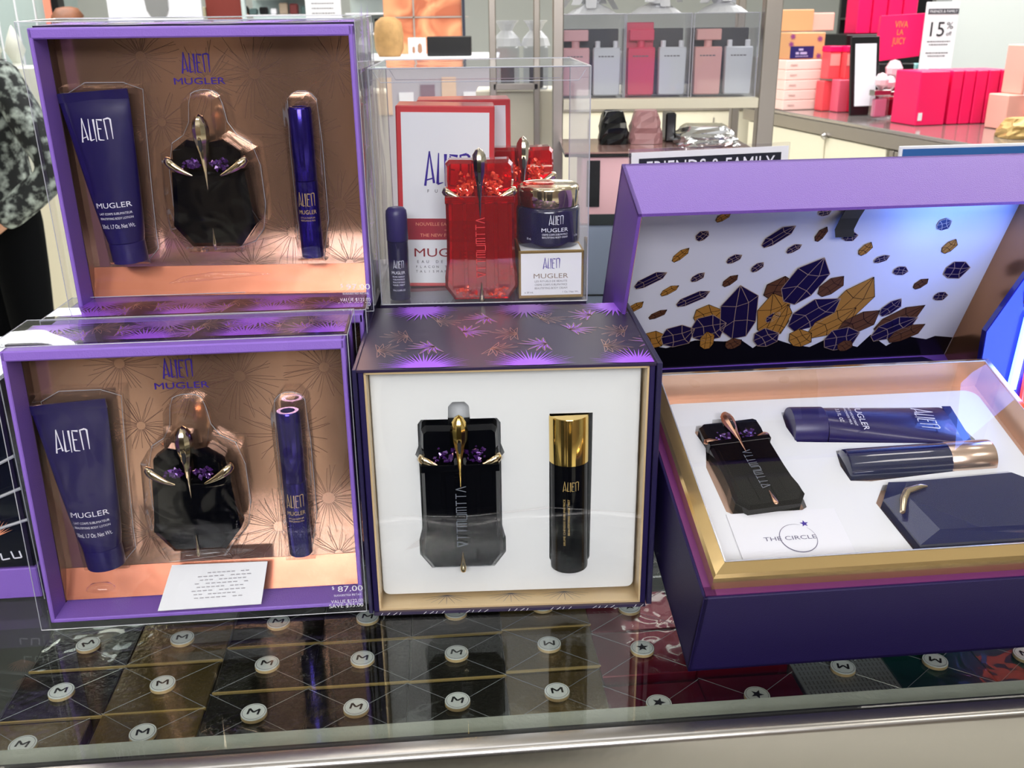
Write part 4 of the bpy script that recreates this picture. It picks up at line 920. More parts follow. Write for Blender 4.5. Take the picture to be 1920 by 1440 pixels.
# steel shelf unit with fragrance cases
t = wt('shelf_unit', 'satin steel shelf unit holding the bottle cases, behind the clear box', 'shelf unit', 0, 0, 0)
for x, y, wd in ((.097, 2.0, .021), (.512, 2.0, .034), (-.037, 2.42, .017), (.067, 2.42, .015), (.545, 2.42, .018)):
    MB().cbox((x - wd / 2, y, -CZ), (x + wd / 2, y + .03, .95), .002).build('post', M['steel_dark'], t)
MB().cbox((.108, 2.0, .3065), (.495, 2.44, .3260), .001).build('shelf_board', M['cream'], t)
MB().cbox((.108, 2.0, .70), (.495, 2.44, .72), .001).build('top_board', M['steel_dark'], t)
MB().cbox((.108, 1.99, -.35), (.495, 2.44, -.33), .001).build('lower_board', M['steel_dark'], t)
MB().cbox((-.037, 2.42, .318), (.070, 2.45, .332), .001).build('side_rail', M['steel_dark'], t)
acry = film('case_acetate', (.86, .87, .90), .03, 1.45, .06, haze=.07)
paleb = [mat('blush_lacquer', '#EBB4B6', .35), mat('frost_lotion_white', '#DDE1E6', .35), mat('raspberry_lacquer', '#EA3F68', .3), mat('salmon_blush_lacquer', '#F0B3AC', .35)]
def case(x, w, mats, lab, dark='#1B2230', redb=False):
    t = wt('fragrance_case', lab, 'gift case', x, 2.03, .3262, 0, 'clear fragrance cases on the steel shelf')
    h = .158
    MB().box((-w / 2, 0, 0), (w / 2, .11, h)).build('clear_wall', acry, t)
    e = MB()
    for sx in (-w / 2, w / 2):
        e.tube([(sx, 0, 0), (sx, 0, h)], .0011, 6)
    e.tube([(-w / 2, 0, h), (w / 2, 0, h)], .0011, 6); e.build('case_edge', M['edge'], t)
    MB().cbox((-w / 2 + .006, .060, .002), (w / 2 - .006, .105, .130), .001).build('inner_carton', mat('case_carton_' + dark[1:], dark, .4), t)
    rnd = random.Random(int(x * 1000)); g = MB()
    for i in range(9):
        a = rnd.uniform(0, 2 * PI); L = rnd.uniform(.03, .062); c = (rnd.uniform(-.012, .012), .05, h + .012)
        pts = [c, (c[0] + math.cos(a) * L * .5, c[1] + math.sin(a) * L * .4, h + .035 + rnd.uniform(0, .02)), (c[0] + math.cos(a) * L, c[1] + math.sin(a) * L * .7, h + rnd.uniform(.006, .03))]
        w_ = Vector((-math.sin(a), math.cos(a), 0)) * .012
        V = [Vector(q) for q in pts]
        g.add([V[0] - w_ * .3, V[0] + w_ * .3, V[1] + w_, V[1] - w_, V[2] + w_ * .8, V[2] - w_ * .8] + [q + Vector((0, 0, .0008)) for q in (V[0] - w_ * .3, V[0] + w_ * .3, V[1] + w_, V[1] - w_, V[2] + w_ * .8, V[2] - w_ * .8)], [(0, 1, 2, 3), (3, 2, 4, 5), (6, 9, 8, 7), (9, 11, 10, 8)])
    g.lathe([(w * .40, h + .001), (w * .30, h + .010), (w * .12, h + .020), (w * .10, h + .026)], 20, (0, .05, 0), sy=.7)
    g.build('ribbon_bow', mat('white_organza', '#DADCE0', .3, alpha=.75), t)
for x, w, lab in ((.168, .122, 'left clear case on the steel shelf, blush and white bottles'), (.296, .128, 'middle clear case on the steel shelf, raspberry and white bottles'), (.429, .128, 'right clear case on the steel shelf, pink and white bottles')): case(x, w, None, lab, '#1B2230' if x != .296 else '#2C3038')
def eau(x, col, capd, lab, kind='perfume bottle', rot=0):
    t = wt('case_bottle', lab, kind, x, 2.055, .3300, 0, 'bottles in the clear fragrance cases')
    b = MB().slab([(-.0275, .088), (-.0265, .003), (-.024, 0), (.024, 0), (.0265, .003), (.0275, .088), (.026, .0915), (-.026, .0915)], -.013, .013, .003, .95)
    b.build('bottle_body', col, t, smooth=30)
    l = MB(); blurred_line(l, 0, .074, .0022, .034, lambda u, v: (u, -.0135, v), 3); l.build('lettering', M['inkgrey'], t)
    if capd:
        MB().lathe([(.008, .0915), (.008, .106)], 16).build('neck', col, t, smooth=40)
        MB().cbox((-.0245, -.011, .104), (.0245, .011, .125), .0015).build('cap', col, t)
    else:
        for sx in (-.018, .018): MB().lathe([(.0052, .0915), (.0052, .103), (.004, .104)], 12, (sx, 0, 0)).build('pump_post', M['whitepaper'], t, smooth=40)
eau(.1345, paleb[0], True, 'blush bottle in the left clear case'); eau(.1965, paleb[1], False, 'white lotion bottle in the left clear case', 'lotion bottle')
eau(.2650, paleb[2], True, 'raspberry pink bottle in the middle clear case'); eau(.3275, paleb[1], False, 'white lotion bottle in the middle clear case', 'lotion bottle')
eau(.3985, paleb[3], True, 'pink bottle in the right clear case'); eau(.4600, paleb[1], False, 'white lotion bottle in the right clear case', 'lotion bottle')
for c_ in [o for o in bpy.data.objects if o.name.startswith('fragrance_case') and abs(o.location.x - .296) < .01]:
    MB().cbox((-.060, .030, .0), (-.006, .055, .142), .001).build('pink_carton', mat('raspberry_carton', '#D93A60', .4), c_)
# open shelf tower left of it with white organza topped glasses
for i, (x, s) in enumerate(((-.004, 1), (.066, 1.1))):
    t = wt('organza_jar', ('clear jar wrapped in white organza, nearer the orange poster' if i == 0 else 'clear jar wrapped in white organza, next to the steel shelf post'), 'jar', x, 2.50, .315, group='organza wrapped jars')
    MB().cbox((-.030, -.03, .0), (.030, .03, .10), .004).build('jar_glass', acry, t)
    MB().cbox((-.015, -.02, .002), (.018, .02, .07), .002).build('jar_content', mat('dark_smoke', '#3A3A40', .4), t)
    MB().lathe([(.036, .10), (.030, .118), (.014, .135), (.022, .150), (.030, .158), (.006, .15)], 14).build('organza_top', MATS['white_organza'], t)
sbox('table', 'light grey display table holding the organza wrapped jars', 'table', .02, 2.46, -CZ, .20, .15, CZ + .3145, M['cream'], part='table_body')
# case with the rose tray, bags and blush cartons below the shelf
t = wt('display_plinth', 'grey blue display plinth under the rose tray, behind the clear box', 'plinth', .25, 1.80, -CZ)
MB().cbox((-.14, .0, 0), (.20, .18, CZ + .1150), .003).build('plinth_body', mat('grey_blue_lacquer', '#8E9CB4', .45), t)
for k in range(3): MB().box((-.138, -.001, CZ - .22 + k * .10), (.198, .0, CZ - .217 + k * .10)).build('drawer_gap', M['gasket'], t)
for i in range(3):
    b = sbox('blush_carton', ['blush pink carton under the rose tray, nearest the clear box', 'blush pink carton under the rose tray, middle of the row', 'blush pink carton under the rose tray, behind the printed sign'][i], 'carton', .175 + i * .092, 1.802, .1165, .088, .12, .124, mat('blush_board', '#EDBDC4', .5), group='blush cartons under the rose tray')
    if i == 0:
        MB().box((-.034, -.004, .034), (-.010, .0, .118)).build('black_bottle_print', M['blackplastic'], b); MB().box((-.028, -.004, .0), (.040, -.001, .020)).build('dark_print', mat('dark_teal_print', '#232D30', .5), b)
t = wt('display_tray', 'rose gold tray with dark rim holding crumpled gift bags', 'tray', .28, 1.795, .2415)
MB().cbox((-.18, 0, 0), (.17, .21, .0050), .001).build('tray_rim', M['blackplastic'], t); MB().cbox((-.18, 0, .0052), (.17, .21, .0085), .001).build('tray_top', mat('rose_gloss_tray', '#B58E88', .12, metal=.5), t)
def bag(name, lab, x, y, z, w, d, h, m, seed, grp):
    t = wt(name, lab, 'gift bag', x, y, z, 0, grp); rnd = random.Random(seed); rings = []
    for k in range(7):
        f = k / 6; s = 1 - .35 * f * f
        rings.append([((w / 2) * s * (1 + rnd.uniform(-.09, .09)) * c, (d / 2) * s * (1 + rnd.uniform(-.12, .12)) * q + d / 2, h * f * (1 + rnd.uniform(-.03, .03))) for c, q in [(math.copysign(abs(math.cos(a)) ** .45, math.cos(a)), math.copysign(abs(math.sin(a)) ** .45, math.sin(a))) for a in [2 * PI * i / 18 for i in range(18)]]])
    MB().loft(rings).build('bag_body', m, t); return t
bag('gift_bag', 'black glossy gift bag on the rose tray', .200, 1.90, .2505, .058, .05, .060, mat('black_gloss_bag', '#0C0E12', .15), 1, 'gift bags on the rose tray')
bag('gift_bag', 'dusty pink gift bag on the rose tray beside the black one', .262, 1.90, .2505, .062, .06, .060, mat('dusty_pink_bag', '#A87C7E', .3), 2, 'gift bags on the rose tray')
sbox('black_carton', 'slim black carton at the end of the rose tray', 'carton', .312, 1.93, .2505, .020, .05, .055, M['blackplastic'])
bag('gift_bag', 'crumpled silver cellophane bag on the rose tray', .375, 1.85, .2505, .115, .12, .034, mat('silver_cellophane', '#C8CACC', .12, metal=.85, bump=1.0, bscale=40), 3, 'gift bags on the rose tray')
# printed signs standing behind the open box
t = wt('sign_holder', 'clear sign holder with black FRIENDS & FAMILY heading behind the violet lid', 'sign', .157, 1.30, .001, .26)
MB().cbox((0, 0, 0), (.236, .003, .3155), .0005).build('acrylic_panel', film('sign_acrylic', (.95, .95, .97), .03, 1.49), t)
MB().cbox((-.0, .0, 0), (.236, .06, .003), .0005).build('sign_foot', M['edge'], t)
MB().box((.003, -.0012, .02), (.233, -.0004, .3110)).build('paper_sheet', M['whitepaper'], t)
MB().box((.0135, -.0018, .265), (.222, -.0012, .3030)).build('heading_band', mat('sign_black', '#141726', .5), t)
l = MB(); fn = lambda u, v: (u, -.0021, v); write(l, 'FRIENDS & FAMILY', .1185, .2795, .0200, fn, .188); l.build('heading_lettering', M['inkw'], t)
t = wt('sign_holder', 'white edged blue sign behind the right end of the violet lid', 'sign', .512, 1.30, .001, .12)
MB().cbox((0, 0, 0), (.30, .004, .3155), .0005).build('sign_board', M['whitepaper'], t); MB().box((.004, -.0012, .02), (.296, 0, .3120)).build('blue_print', mat('sign_blue', '#2A5E9E', .45), t)
# rear cream cabinets
t = wt('cabinet_run', 'long low cream cabinet run with steel trim across the back of the shop', 'cabinet', .10, 4.82, -CZ)
MB().cbox((-.10, 0, .08), (1.25, .55, CZ + .052), .004).build('cabinet_body', M['cream'], t); MB().cbox((-.11, -.01, CZ + .053), (1.26, .56, CZ + .075), .003).build('steel_top', M['steel_dark'], t); MB().box((-.09, .02, 0), (1.24, .53, .08)).build('toe_kick', M['gasket'], t)
for k in range(5): MB().box((-.02 + k * .30, -.004, .15), (-.014 + k * .30, .0, CZ + .02)).build('door_gap', M['steel_dark'], t)
# tall grey gondola with the poster
t = wt('gondola', 'tall pale grey display gondola behind the clear box', 'gondola', -.33, 4.25, -CZ)
MB().cbox((-.42, 0, 0), (.28, .5, CZ + .315), .004).build('gondola_body', mat('mauve_grey_laminate', '#A9A4AC', .5), t); MB().cbox((-.43, -.02, CZ + .316), (.29, .52, CZ + .330), .003).build('gondola_top', M['whitepaper'], t)
for k in range(7): MB().box((-.40 + k * .09, -.006, CZ + .10), (-.34 + k * .09, .0, CZ + .19 + .03 * (k % 3))).build('stock_front', [mat('stock_white', '#DDDCE0', .5), mat('stock_mauve', '#7A6472', .5), mat('stock_peach', '#CDB09A', .5)][k % 3], t)
t = wt('beauty_poster', 'peach orange blurred beauty poster above the grey gondola', 'poster', -.375, 4.60, .332)
pm = bpy.data.materials.new('peach_poster'); pm.use_nodes = True; nt = pm.node_tree; b = nt.nodes['Principled BSDF']; b.inputs['Roughness'].default_value = .4
tc = nt.nodes.new('ShaderNodeTexCoord'); n = nt.nodes.new('ShaderNodeTexNoise'); n.inputs['Scale'].default_value = 7; n.inputs['Distortion'].default_value = 1.2; cr = nt.nodes.new('ShaderNodeValToRGB')
cr.color_ramp.elements[0].position = .35; cr.color_ramp.elements[0].color = lin('#B4603E'); cr.color_ramp.elements[1].position = .6; cr.color_ramp.elements[1].color = lin('#F6A877')
nt.links.new(tc.outputs['Object'], n.inputs['Vector']); nt.links.new(n.outputs['Fac'], cr.inputs['Fac']); nt.links.new(cr.outputs['Color'], b.inputs['Base Color'])
MB().cbox((-.175, 0, 0), (.17, .02, .42), .002).build('poster_print', pm, t)
MB().box((-.180, -.004, .15), (.20, -.001, .156)).box((-.045, -.004, .0), (-.038, -.001, .42)).build('glass_joint', M['steel_dark'], t); MB().cbox((.173, -.02, 0), (.185, 0, .42), .002).build('dark_post', mat('ink_blue_post', '#1B2236', .4), t)
sbox('tablet_box', 'flat black box on the grey gondola before the orange poster', 'box', -.247, 4.3, .331, .185, .06, .078, M['blackplastic'])
t = wt('photo_card', 'small white photo card beside the flat black box', 'card', -.381, 4.3, .331); MB().cbox((-.037, 0, 0), (.037, .006, .074), .001).build('card_sheet', M['whitepaper'], t); MB().lathe([(.002, .012), (.010, .020), (.008, .045), (.001, .052)], 12, (.012, -.002, 0), sy=.15).lathe([(.002, .012), (.006, .018), (.005, .036), (.001, .04)], 12, (-.014, -.002, 0), sy=.15).build('card_figure', mat('skin_brown_print', '#A87B60', .6), t)
t = wt('woven_basket', 'tan woven basket at the left end of the grey gondola', 'basket', -.500, 4.33, .331)
MB().lathe([(.045, 0), (.060, .03), (.062, .09), (.055, .135), (.030, .155), (.0, .158)], 20).build('basket_body', mat('tan_straw', '#B08A58', .8, bump=1, bscale=60, vary=.4, vscale=30), t, smooth=60)
# right counter with pink boxes
RZ = .235
t = wt('side_counter', 'steel topped counter with cream doors, carrying the pink boxes', 'counter', 1.125, 4.34, -CZ, RZ)
MB().cbox((0, -1.75, CZ + .085), (1.5, .25, CZ + .0995), .003).build('counter_top', mat('counter_steel_top', '#B3ACA8', .12, metal=.7), t)
MB().cbox((.0, -1.75, CZ + .035), (.012, .25, CZ + .084), .002).build('counter_rail', M['steel_dark'], t)
MB().box((.03, -1.72, .08), (1.45, .22, CZ + .035)).build('counter_carcass', mat('carcass_grey', '#77726C', .6), t)  # plain grey carcass behind the door panels
for a_, b_ in ((-1.70, -.96), (-.86, -.46), (-.45, .20)): MB().cbox((.006, a_, .08), (.03, b_, CZ + .03), .002).build('door_panel', M['cream'], t)
for y_ in (-.93, -.90): MB().cbox((.0, y_ - .012, .0), (.03, y_ + .012, CZ + .03), .002).build('counter_post', M['steel_dark'], t)
MB().lathe([(.012, 0), (.014, -.01), (.006, -.02)], 12, (-.0, -.47, CZ + .035), axis='x').build('lock_knob', M['steel'], t, smooth=40)
def onc(name, lab, cat, x, y, w, d, h, m, z=.1003, grp=None, rz=0, part='body'): return sbox(name, lab, cat, x, y, z, w, d, h, m, RZ + rz, grp, part)
hot = mat('hot_pink_board', '#F2105E', .35); blush = mat('pale_blush_board', '#F4CFC6', .5); peach = mat('peach_board', '#F2AFA0', .5); coral = mat('coral_film_box', '#F0525A', .3); orng = mat('tan_orange_board', '#D39A6C', .45)
for i in range(5):
    z = .1003 + i * .0405; b = onc('blush_box', ['lowest', 'second', 'middle', 'fourth', 'topmost'][i] + ' blush box of the stack by the shelf post', 'box', 1.235, 4.27, .165, .12, .0398, blush, z, 'stacked blush boxes')
    MB().box((-.06, -.002, .018), (-.03, 0, .024)).build('box_print', mat('faint_grey_print', '#CDAFA8', .5), b)
b = onc('orange_box', 'tan orange box with purple flowers and dark label on the blush stack', 'box', 1.245, 4.28, .16, .11, .105, orng, .3035)
fl = MB(); Pn = lambda u, v: (u, -.0012, v)
for cx, cz in ((.055, .080), (-.075, .06), (.055, .012), (-.07, .09)): fan(fl, (cx, cz), .018, 0, 2 * PI, 10, Pn, 0, .7, 0)
fl.build('flower_print', mat('plum_print', '#8A3E78', .5), b); lb = MB().box((-.078, -.003, .004), (.030, -.0014, .052)).build('dark_label', mat('label_navy', '#22205E', .4), b)
l = MB(); f2 = lambda u, v: (u, -.0034, v); blurred_line(l, -.024, .035, .008, .032, f2, 5); blurred_line(l, -.024, .020, .009, .058, f2, 8); blurred_line(l, -.024, .011, .003, .058, f2, 9); l.build('label_lettering', mat('pale_mauve_ink', '#B9A8D0', .5), lb)
for i, (x, y, w, h, z, c, lab) in enumerate([(1.30, 4.45, .12, .05, .305, blush, 'flat pale blush box leaning behind the orange box'), (1.27, 4.55, .17, .09, .4095, orng, 'tan orange carton above the blush stack, upper left one'), (1.40, 4.60, .12, .075, .41, peach, 'salmon carton on top, next to the tan orange carton'), (1.33, 4.56, .10, .04, .36, blush, 'small cream box under the salmon carton')]):
    onc('stock_box', lab, 'box', x, y + .02, w, .09, h, c, z, 'boxes on the upper riser')
onc('riser_shelf', 'steel riser carrying the upper boxes behind the blush stack', 'riser', 1.33, 4.54, .34, .20, .20, M['steel_dark'], .1003, part='riser_body')
for i, (x, y, w, h, z, c) in enumerate([(1.330, 4.26, .046, .085, .1003, coral), (1.385, 4.20, .062, .135, .1003, mat('rose_film_box', '#F0607A', .3)), (1.432, 4.12, .040, .135, .1003, mat('crimson_film_box', '#C8103C', .3)), (1.345, 4.32, .075, .185, .1003, None)]):
    pass
labs = ['coral tube box at the left of the red stack', 'rose box in the middle of the red stack', 'crimson box beside the black framed sign']
for (x, y, w, h, c), lab in zip([(1.322, 4.20, .040, .120, coral), (1.372, 4.14, .050, .128, MATS['rose_film_box']), (1.420, 4.10, .036, .128, MATS['crimson_film_box'])], labs): onc('red_box', lab, 'box', x, y, w, .06, h, c, grp='red boxes beside the blush stack')
for k in range(3):
    b = onc('film_box', ['left', 'middle', 'right'][k] + ' coral see-through box with red cap in the upper row', 'box', 1.338 + k * .062, 4.19 - k * .02, .054, .06, .105, coral, .2288, 'coral see-through boxes')
    MB().cbox((-.028, -.002, .105), (.028, .062, .128), .002).build('box_lid', MATS['hot_pink_board'], b); MB().box((-.022, -.0015, .052), (.022, -.0004, .098)).build('clear_part', mat('pale_coral', '#F59A94', .3), b)
t = wt('framed_sign', 'black framed white sign leaning on the side counter', 'sign', 1.415, 4.00, .1003, RZ)
t.rotation_euler = (math.radians(-9), 0, RZ + .0)
MB().cbox((-.062, 0, 0), (.062, .014, .300), .002).build('sign_frame', M['blackplastic'], t); MB().box((-.046, -.002, .036), (.046, 0, .272)).build('white_insert', mat('insert_white', '#E2E3EA', .4), t)  # plain white insert in the black frame
for i, (x, y, s, c, lab) in enumerate([(1.405, 3.80, 1.3, mat('rose_juice', '#E88AA8', .1), 'small pink perfume bottle with clear stopper before the black framed sign'), (1.450, 3.84, 1.2, mat('ruby_juice', '#7E1024', .1), 'small ruby perfume bottle with striped collar on the side counter'), (1.505, 3.95, 1.6, mat('red_juice', '#E0203C', .1), 'red perfume bottle with flower stopper beside the hot pink boxes')]):
    t = wt('mini_bottle', lab, 'perfume bottle', x, y, .1003, RZ, 'small perfume bottles on the side counter'); s = s * 1.15
    MB().cbox((-.022 * s, 0, 0), (.022 * s, .022 * s, .060 * s), .004).build('bottle_body', film('mini_glass', (.9, .88, .9), .06, 1.5), t)
    MB().cbox((-.017 * s, .004, .008 * s), (.017 * s, .018 * s, .052 * s), .003).build('perfume', c, t); MB().cbox((-.024 * s, -.001, .060 * s), (.024 * s, .023 * s, .074 * s), .002).build('collar', M['steel'], t)
    MB().lathe([(.004 * s, .074 * s), (.016 * s, .086 * s), (.018 * s, .098 * s), (.010 * s, .112 * s), (0, .115 * s)], 8, (0, .011 * s, 0)).build('stopper', mat('crystal_pink_stopper', '#F2C6D2', .08, coat=1), t)
for i in range(6):
    x, y = (1.512, 3.60) if i == 0 else (1.605 + (i - 1) * .047, 3.62 + .008 * i)
    b = onc('pink_box', ['front hot pink box with a small barcode sticker', 'first hot pink box right of the dark gap', 'second hot pink box right of the dark gap', 'third hot pink box right of the dark gap', 'fourth hot pink box right of the dark gap', 'last hot pink box, beside the peach boxes'][i], 'box', x, y, .118 if i == 0 else .044, .15, .186, hot, grp='upright hot pink boxes')
    if i == 0: MB().box((-.052, -.002, .018), (-.036, -.0004, .045)).build('barcode_sticker', M['whitepaper'], b)
for i, (x, y, w, h, z, lab) in enumerate([(1.735, 3.44, .075, .115, .1003, 'peach carton right of the hot pink boxes'), (1.81, 3.44, .075, .115, .1003, 'peach carton at the right edge of the photo'), (1.80, 3.46, .11, .16, .2155, 'tall peach carton standing on the peach boxes')]): onc('peach_box', lab, 'box', x, y, w, .10, h, peach, z, 'peach cartons at the right edge')
bag('kraft_bundle', 'gold wrapped bundle in front of the peach cartons', 1.66, 3.16, .1003, .15, .12, .060, mat('gold_tissue', '#C9A86A', .35, metal=.3, bump=1, bscale=30, vary=.3), 9, None)
t = wt('open_box_lid', 'hot pink raised box lid with gold lettering above the side counter', 'box lid', 1.70, 4.42, .305, .10)
MB().slab([(-.12, -.02), (.075, .0), (.105, .175), (-.115, .165)], 0, .02, .002, .99).build('lid_board', hot, t)
l = MB(); f3 = lambda u, v: (u, -.002, v); write(l, 'VIVA', -.022, .118, .026, f3, .058); write(l, 'LA', -.024, .088, .022, f3, .028); write(l, 'JUICY', -.026, .050, .028, f3, .058); l.build('lid_lettering', mat('antique_gold_ink', '#D9A052', .35, metal=.5), t)
MB().cbox((-.11, .02, -.2045), (.07, .10, -.03), .003).build('lid_stand', M['blackplastic'], t)
for i in range(4): onc('pink_box', ['leftmost', 'second', 'third', 'rightmost'][i] + ' hot pink box of the row above the raised lid', 'box', 1.60 + i * .072, 4.66 + i * .01, .068, .1, .2, hot, .395, 'hot pink boxes above the raised lid')
t = onc('back_riser', 'black stepped riser with shelves behind the raised pink lid', 'riser', 1.72, 4.64, .44, .3, .292, M['blackplastic'], .1003, part='riser_body')
MB().cbox((.02, -.10, .0), (.22, .0, .13), .002).build('riser_step', M['blackplastic'], t)
for k in range(2): onc('mint_box', ['mint box on the black riser step', 'pale mint box on the black riser step, right one'][k], 'box', 1.80 + k * .062, 4.56 + k * .015, .055, .05, .036, mat('mint_board', '#9ED6D6', .4), .2320, 'mint boxes on the riser step')
t = wt('percent_sign', 'tall white sign with FRIENDS & FAMILY and 15% on the side counter', 'sign', 1.755, 4.20, .1003, .12)
MB().cbox((-.068, 0, 0), (.072, .010, .42), .002).build('sign_board', M['whitepaper'], t); MB().box((-.060, -.002, .375), (.070, 0, .395)).build('heading_band', mat('dim_black', '#3C3C44', .5), t)
l = MB(); write(l, 'FRIENDS & FAMILY', .005, .380, .010, lambda u, v: (u, -.0024, v), .118); l.build('heading_lettering', M['whitepaper'], t)
l = MB(); write(l, '15', -.012, .290, .056, lambda u, v: (u, -.0014, v), .060); write(l, '%', .040, .318, .026, lambda u, v: (u, -.0014, v), .028); write(l, 'off', .040, .292, .016, lambda u, v: (u, -.0014, v), .024)
for k in range(4): blurred_line(l, 0, .268 - k * .012 - (k > 1) * .02, .0035, .10 - .02 * (k % 2), lambda u, v: (u, -.0014, v), k)
l.build('sign_lettering', M['inkk'], t)
t = wt('small_sign', 'small grey headed sign in front of the peach cartons', 'sign', 1.745, 3.38, .216, .1)
MB().cbox((-.022, 0, 0), (.022, .004, .115), .001).build('sign_board', M['whitepaper'], t); MB().box((-.018, -.0015, .085), (.018, 0, .105)).build('heading_band', MATS['dim_black'], t); MB().box((-.004, -.0012, .02), (.014, 0, .06)).build('photo_print', coral, t)
struct('wall_partition', MB().box((2.30, 5.4, 0), (4.6, 5.6, CEIL)), mat('partition_white', '#C9D0CD', .6))
t = wt('black_shelf_tower', 'black open shelf tower behind the raised pink lid', 'shelf tower', 1.98, 5.3, -CZ)
MB().cbox((-.22, .2, 0), (.26, .24, CZ + .62), .003).build('tower_back', M['blackplastic'], t)
for k in range(4): MB().cbox((-.22, 0, CZ + .12 + k * .11), (.26, .2, CZ + .13 + k * .11), .002).build('tower_shelf', M['blackplastic'], t)
for k in range(6):
    m_ = [mat('rose_stock', '#F2A6C6', .4), MATS['mint_board'], M['whitepaper']][k % 3]
    sbox('stock_jar', ['rose', 'mint', 'white'][k % 3] + [' jar on the higher level of the black tower', ' jar on the lower level of the black tower'][k // 3], 'jar', 1.85 + (k % 3) * .09, 5.33, .361 - (k // 3) * .11, .07, .07, .055, m_, 0, 'jars on the black tower', ch=.012)
# far left of the shop
far = mat('far_grey_glass', '#A9B8B4', .3)
t = wt('glass_cabinet', 'pale green glass cabinet far behind the upper gift box', 'cabinet', -3.2, 7.1, -CZ); MB().cbox((-.30, 0, 0), (.12, .4, CZ + 1.0), .005).build('cabinet_body', far, t)
for k in range(3): MB().cbox((-.28 + k * .13, -.01, .8), (-.27 + k * .13, 0, CZ + 1.0), .002).build('mullion', M['whitepaper'], t)
t = wt('display_column', 'narrow salmon and black column beside the glass cabinet', 'column', -3.06, 7.0, -CZ); MB().cbox((-.05, 0, 0), (.0, .1, CZ + 1.0), .002).build('salmon_face', mat('salmon_panel', '#E88A70', .5), t); MB().cbox((.002, 0, 0), (.05, .1, CZ + 1.0), .002).build('black_face', M['blackplastic'], t)
t = wt('white_cabinet', 'white cabinet with ornaments at the upper left corner', 'cabinet', -2.55, 5.1, -CZ); MB().cbox((-.45, 0, 0), (.22, .3, CZ + .27), .004).build('cabinet_body', mat('chalk_white', '#D6D8CE', .6, vary=.2, vscale=9), t)
for k in range(4): MB().lathe([(.04, 0), (.02, .02), (.05, .08), (.03, .14), (.012, .18), (0, .2)], 12, (-.30 + k * .12, .1, CZ + .271)).build('ornament', mat('pale_stone', '#C9CBC0', .6), t, smooth=50)
t = wt('portrait_poster', 'large black and white poster of a man in a white shirt', 'poster', -2.03, 6.0, .30)
MB().cbox((-.27, 0, 0), (.27, .02, .70), .002).build('poster_sheet', mat('poster_white', '#E4E4EA', .5), t)
MB().slab([(-.25, .0), (.20, .0), (.14, .155), (.055, .20), (-.02, .165), (-.08, .20), (-.19, .14)], -.004, 0, .001, .98).build('shirt_print', mat('poster_shirt', '#CFD2DA', .5), t)
MB().slab([(-.055, .33), (.085, .33), (.08, .24), (.045, .175), (.02, .155), (-.008, .175), (-.045, .24)], -.007, -.004, .001, .97).build('face_print', mat('poster_grey', '#7E7E7E', .5), t)
t = wt('display_board', 'dark red panel with beige strip right of the portrait poster', 'panel', -1.79, 6.5, .0); MB().cbox((-.09, 0, 0), (.13, .03, .95), .002).build('red_face', mat('brick_red_panel', '#7C2A1E', .6), t); MB().cbox((-.17, -.01, 0), (-.092, .02, .56), .002).build('beige_strip', mat('beige_panel', '#B5AE90', .6), t); MB().cbox((-.035, -.06, .452), (.13, -.01, .485), .004).build('stack_of_dishes', mat('lilac_white', '#D5CEE2', .5), t)
MB().cbox((-.2, .031, -CZ), (.2, .2, .44), .003).build('panel_base', M['cream'], t)
sbox('poster_plinth', 'white plinth under the portrait poster', 'plinth', -1.95, 5.98, -CZ, .36, .1, CZ + .299, M['cream'])
t = wt('glass_shelf', 'greenish glass shelf crowded with small products behind the upper gift box', 'shelf unit', -1.22, 5.6, -CZ)
MB().cbox((-.21, .25, 0), (.16, .30, CZ + .95), .003).build('shelf_back', far, t)
for x_ in (-.21, .15): MB().cbox((x_, 0, 0), (x_ + .02, .03, CZ + .95), .002).build('shelf_post', mat('pale_post', '#C4D2D2', .4), t)
for k in range(5): MB().cbox((-.19, 0, CZ + .33 + k * .085), (.15, .25, CZ + .337 + k * .085), .001).build('shelf_plate', M['whitepaper'], t)
rnd = random.Random(21); pc = [M['blackplastic'], M['whitepaper'], mat('taupe_stock', '#A3927E', .5), mat('maroon_stock', '#6E2A2A', .5), mat('teal_grey_stock', '#4E6664', .5)]
nm = 0
for k in range(1, 4):
    for i in range(6):
        w_ = rnd.uniform(.028, .045); c_ = (k * 2 + i) % 5
        o = sbox('small_product', '%s product, %s on the %s glass plate behind the upper gift box' % (['black', 'white', 'taupe', 'maroon', 'teal grey'][c_], ['first', 'second', 'third', 'fourth', 'fifth', 'sixth'][i], ['', 'lower', 'middle', 'upper'][k]), 'product', -1.38 + i * .055, 5.64, .3372 + k * .085, w_, .05, rnd.uniform(.03, .07), pc[c_], 0, 'products on the glass shelf', ch=.006)
t = wt('white_sign', 'white printed sign on a stand behind the upper gift box', 'sign', -.885, 5.0, .25); MB().cbox((-.085, 0, 0), (.085, .01, .60), .002).build('sign_board', M['whitepaper'], t)
l = MB()
for k in range(7): blurred_line(l, 0, .30 - k * .022, .004, .11, lambda u, v: (u, -.0014, v), k)
for k in range(24):
    a = 2 * PI * k / 24; a2 = 2 * PI * (k + 1) / 24; l.stroke((.02 * math.cos(a), .35 + .02 * math.sin(a)), (.02 * math.cos(a2), .35 + .02 * math.sin(a2)), .002, .002, lambda u, v: (u, -.0014, v))
l.build('sign_lettering', M['inkgrey'], t); MB().cbox((-.01, .011, -1.30), (.01, .03, .3), .002).build('sign_pole', M['steel_dark'], t)
t = wt('pale_shelf', 'pale shelf with pink and black products left of the orange poster', 'shelf unit', -.66, 5.5, -CZ); MB().cbox((-.20, .2, 0), (.10, .24, CZ + .95), .003).build('shelf_back', mat('pale_back', '#C9D4CE', .5), t)
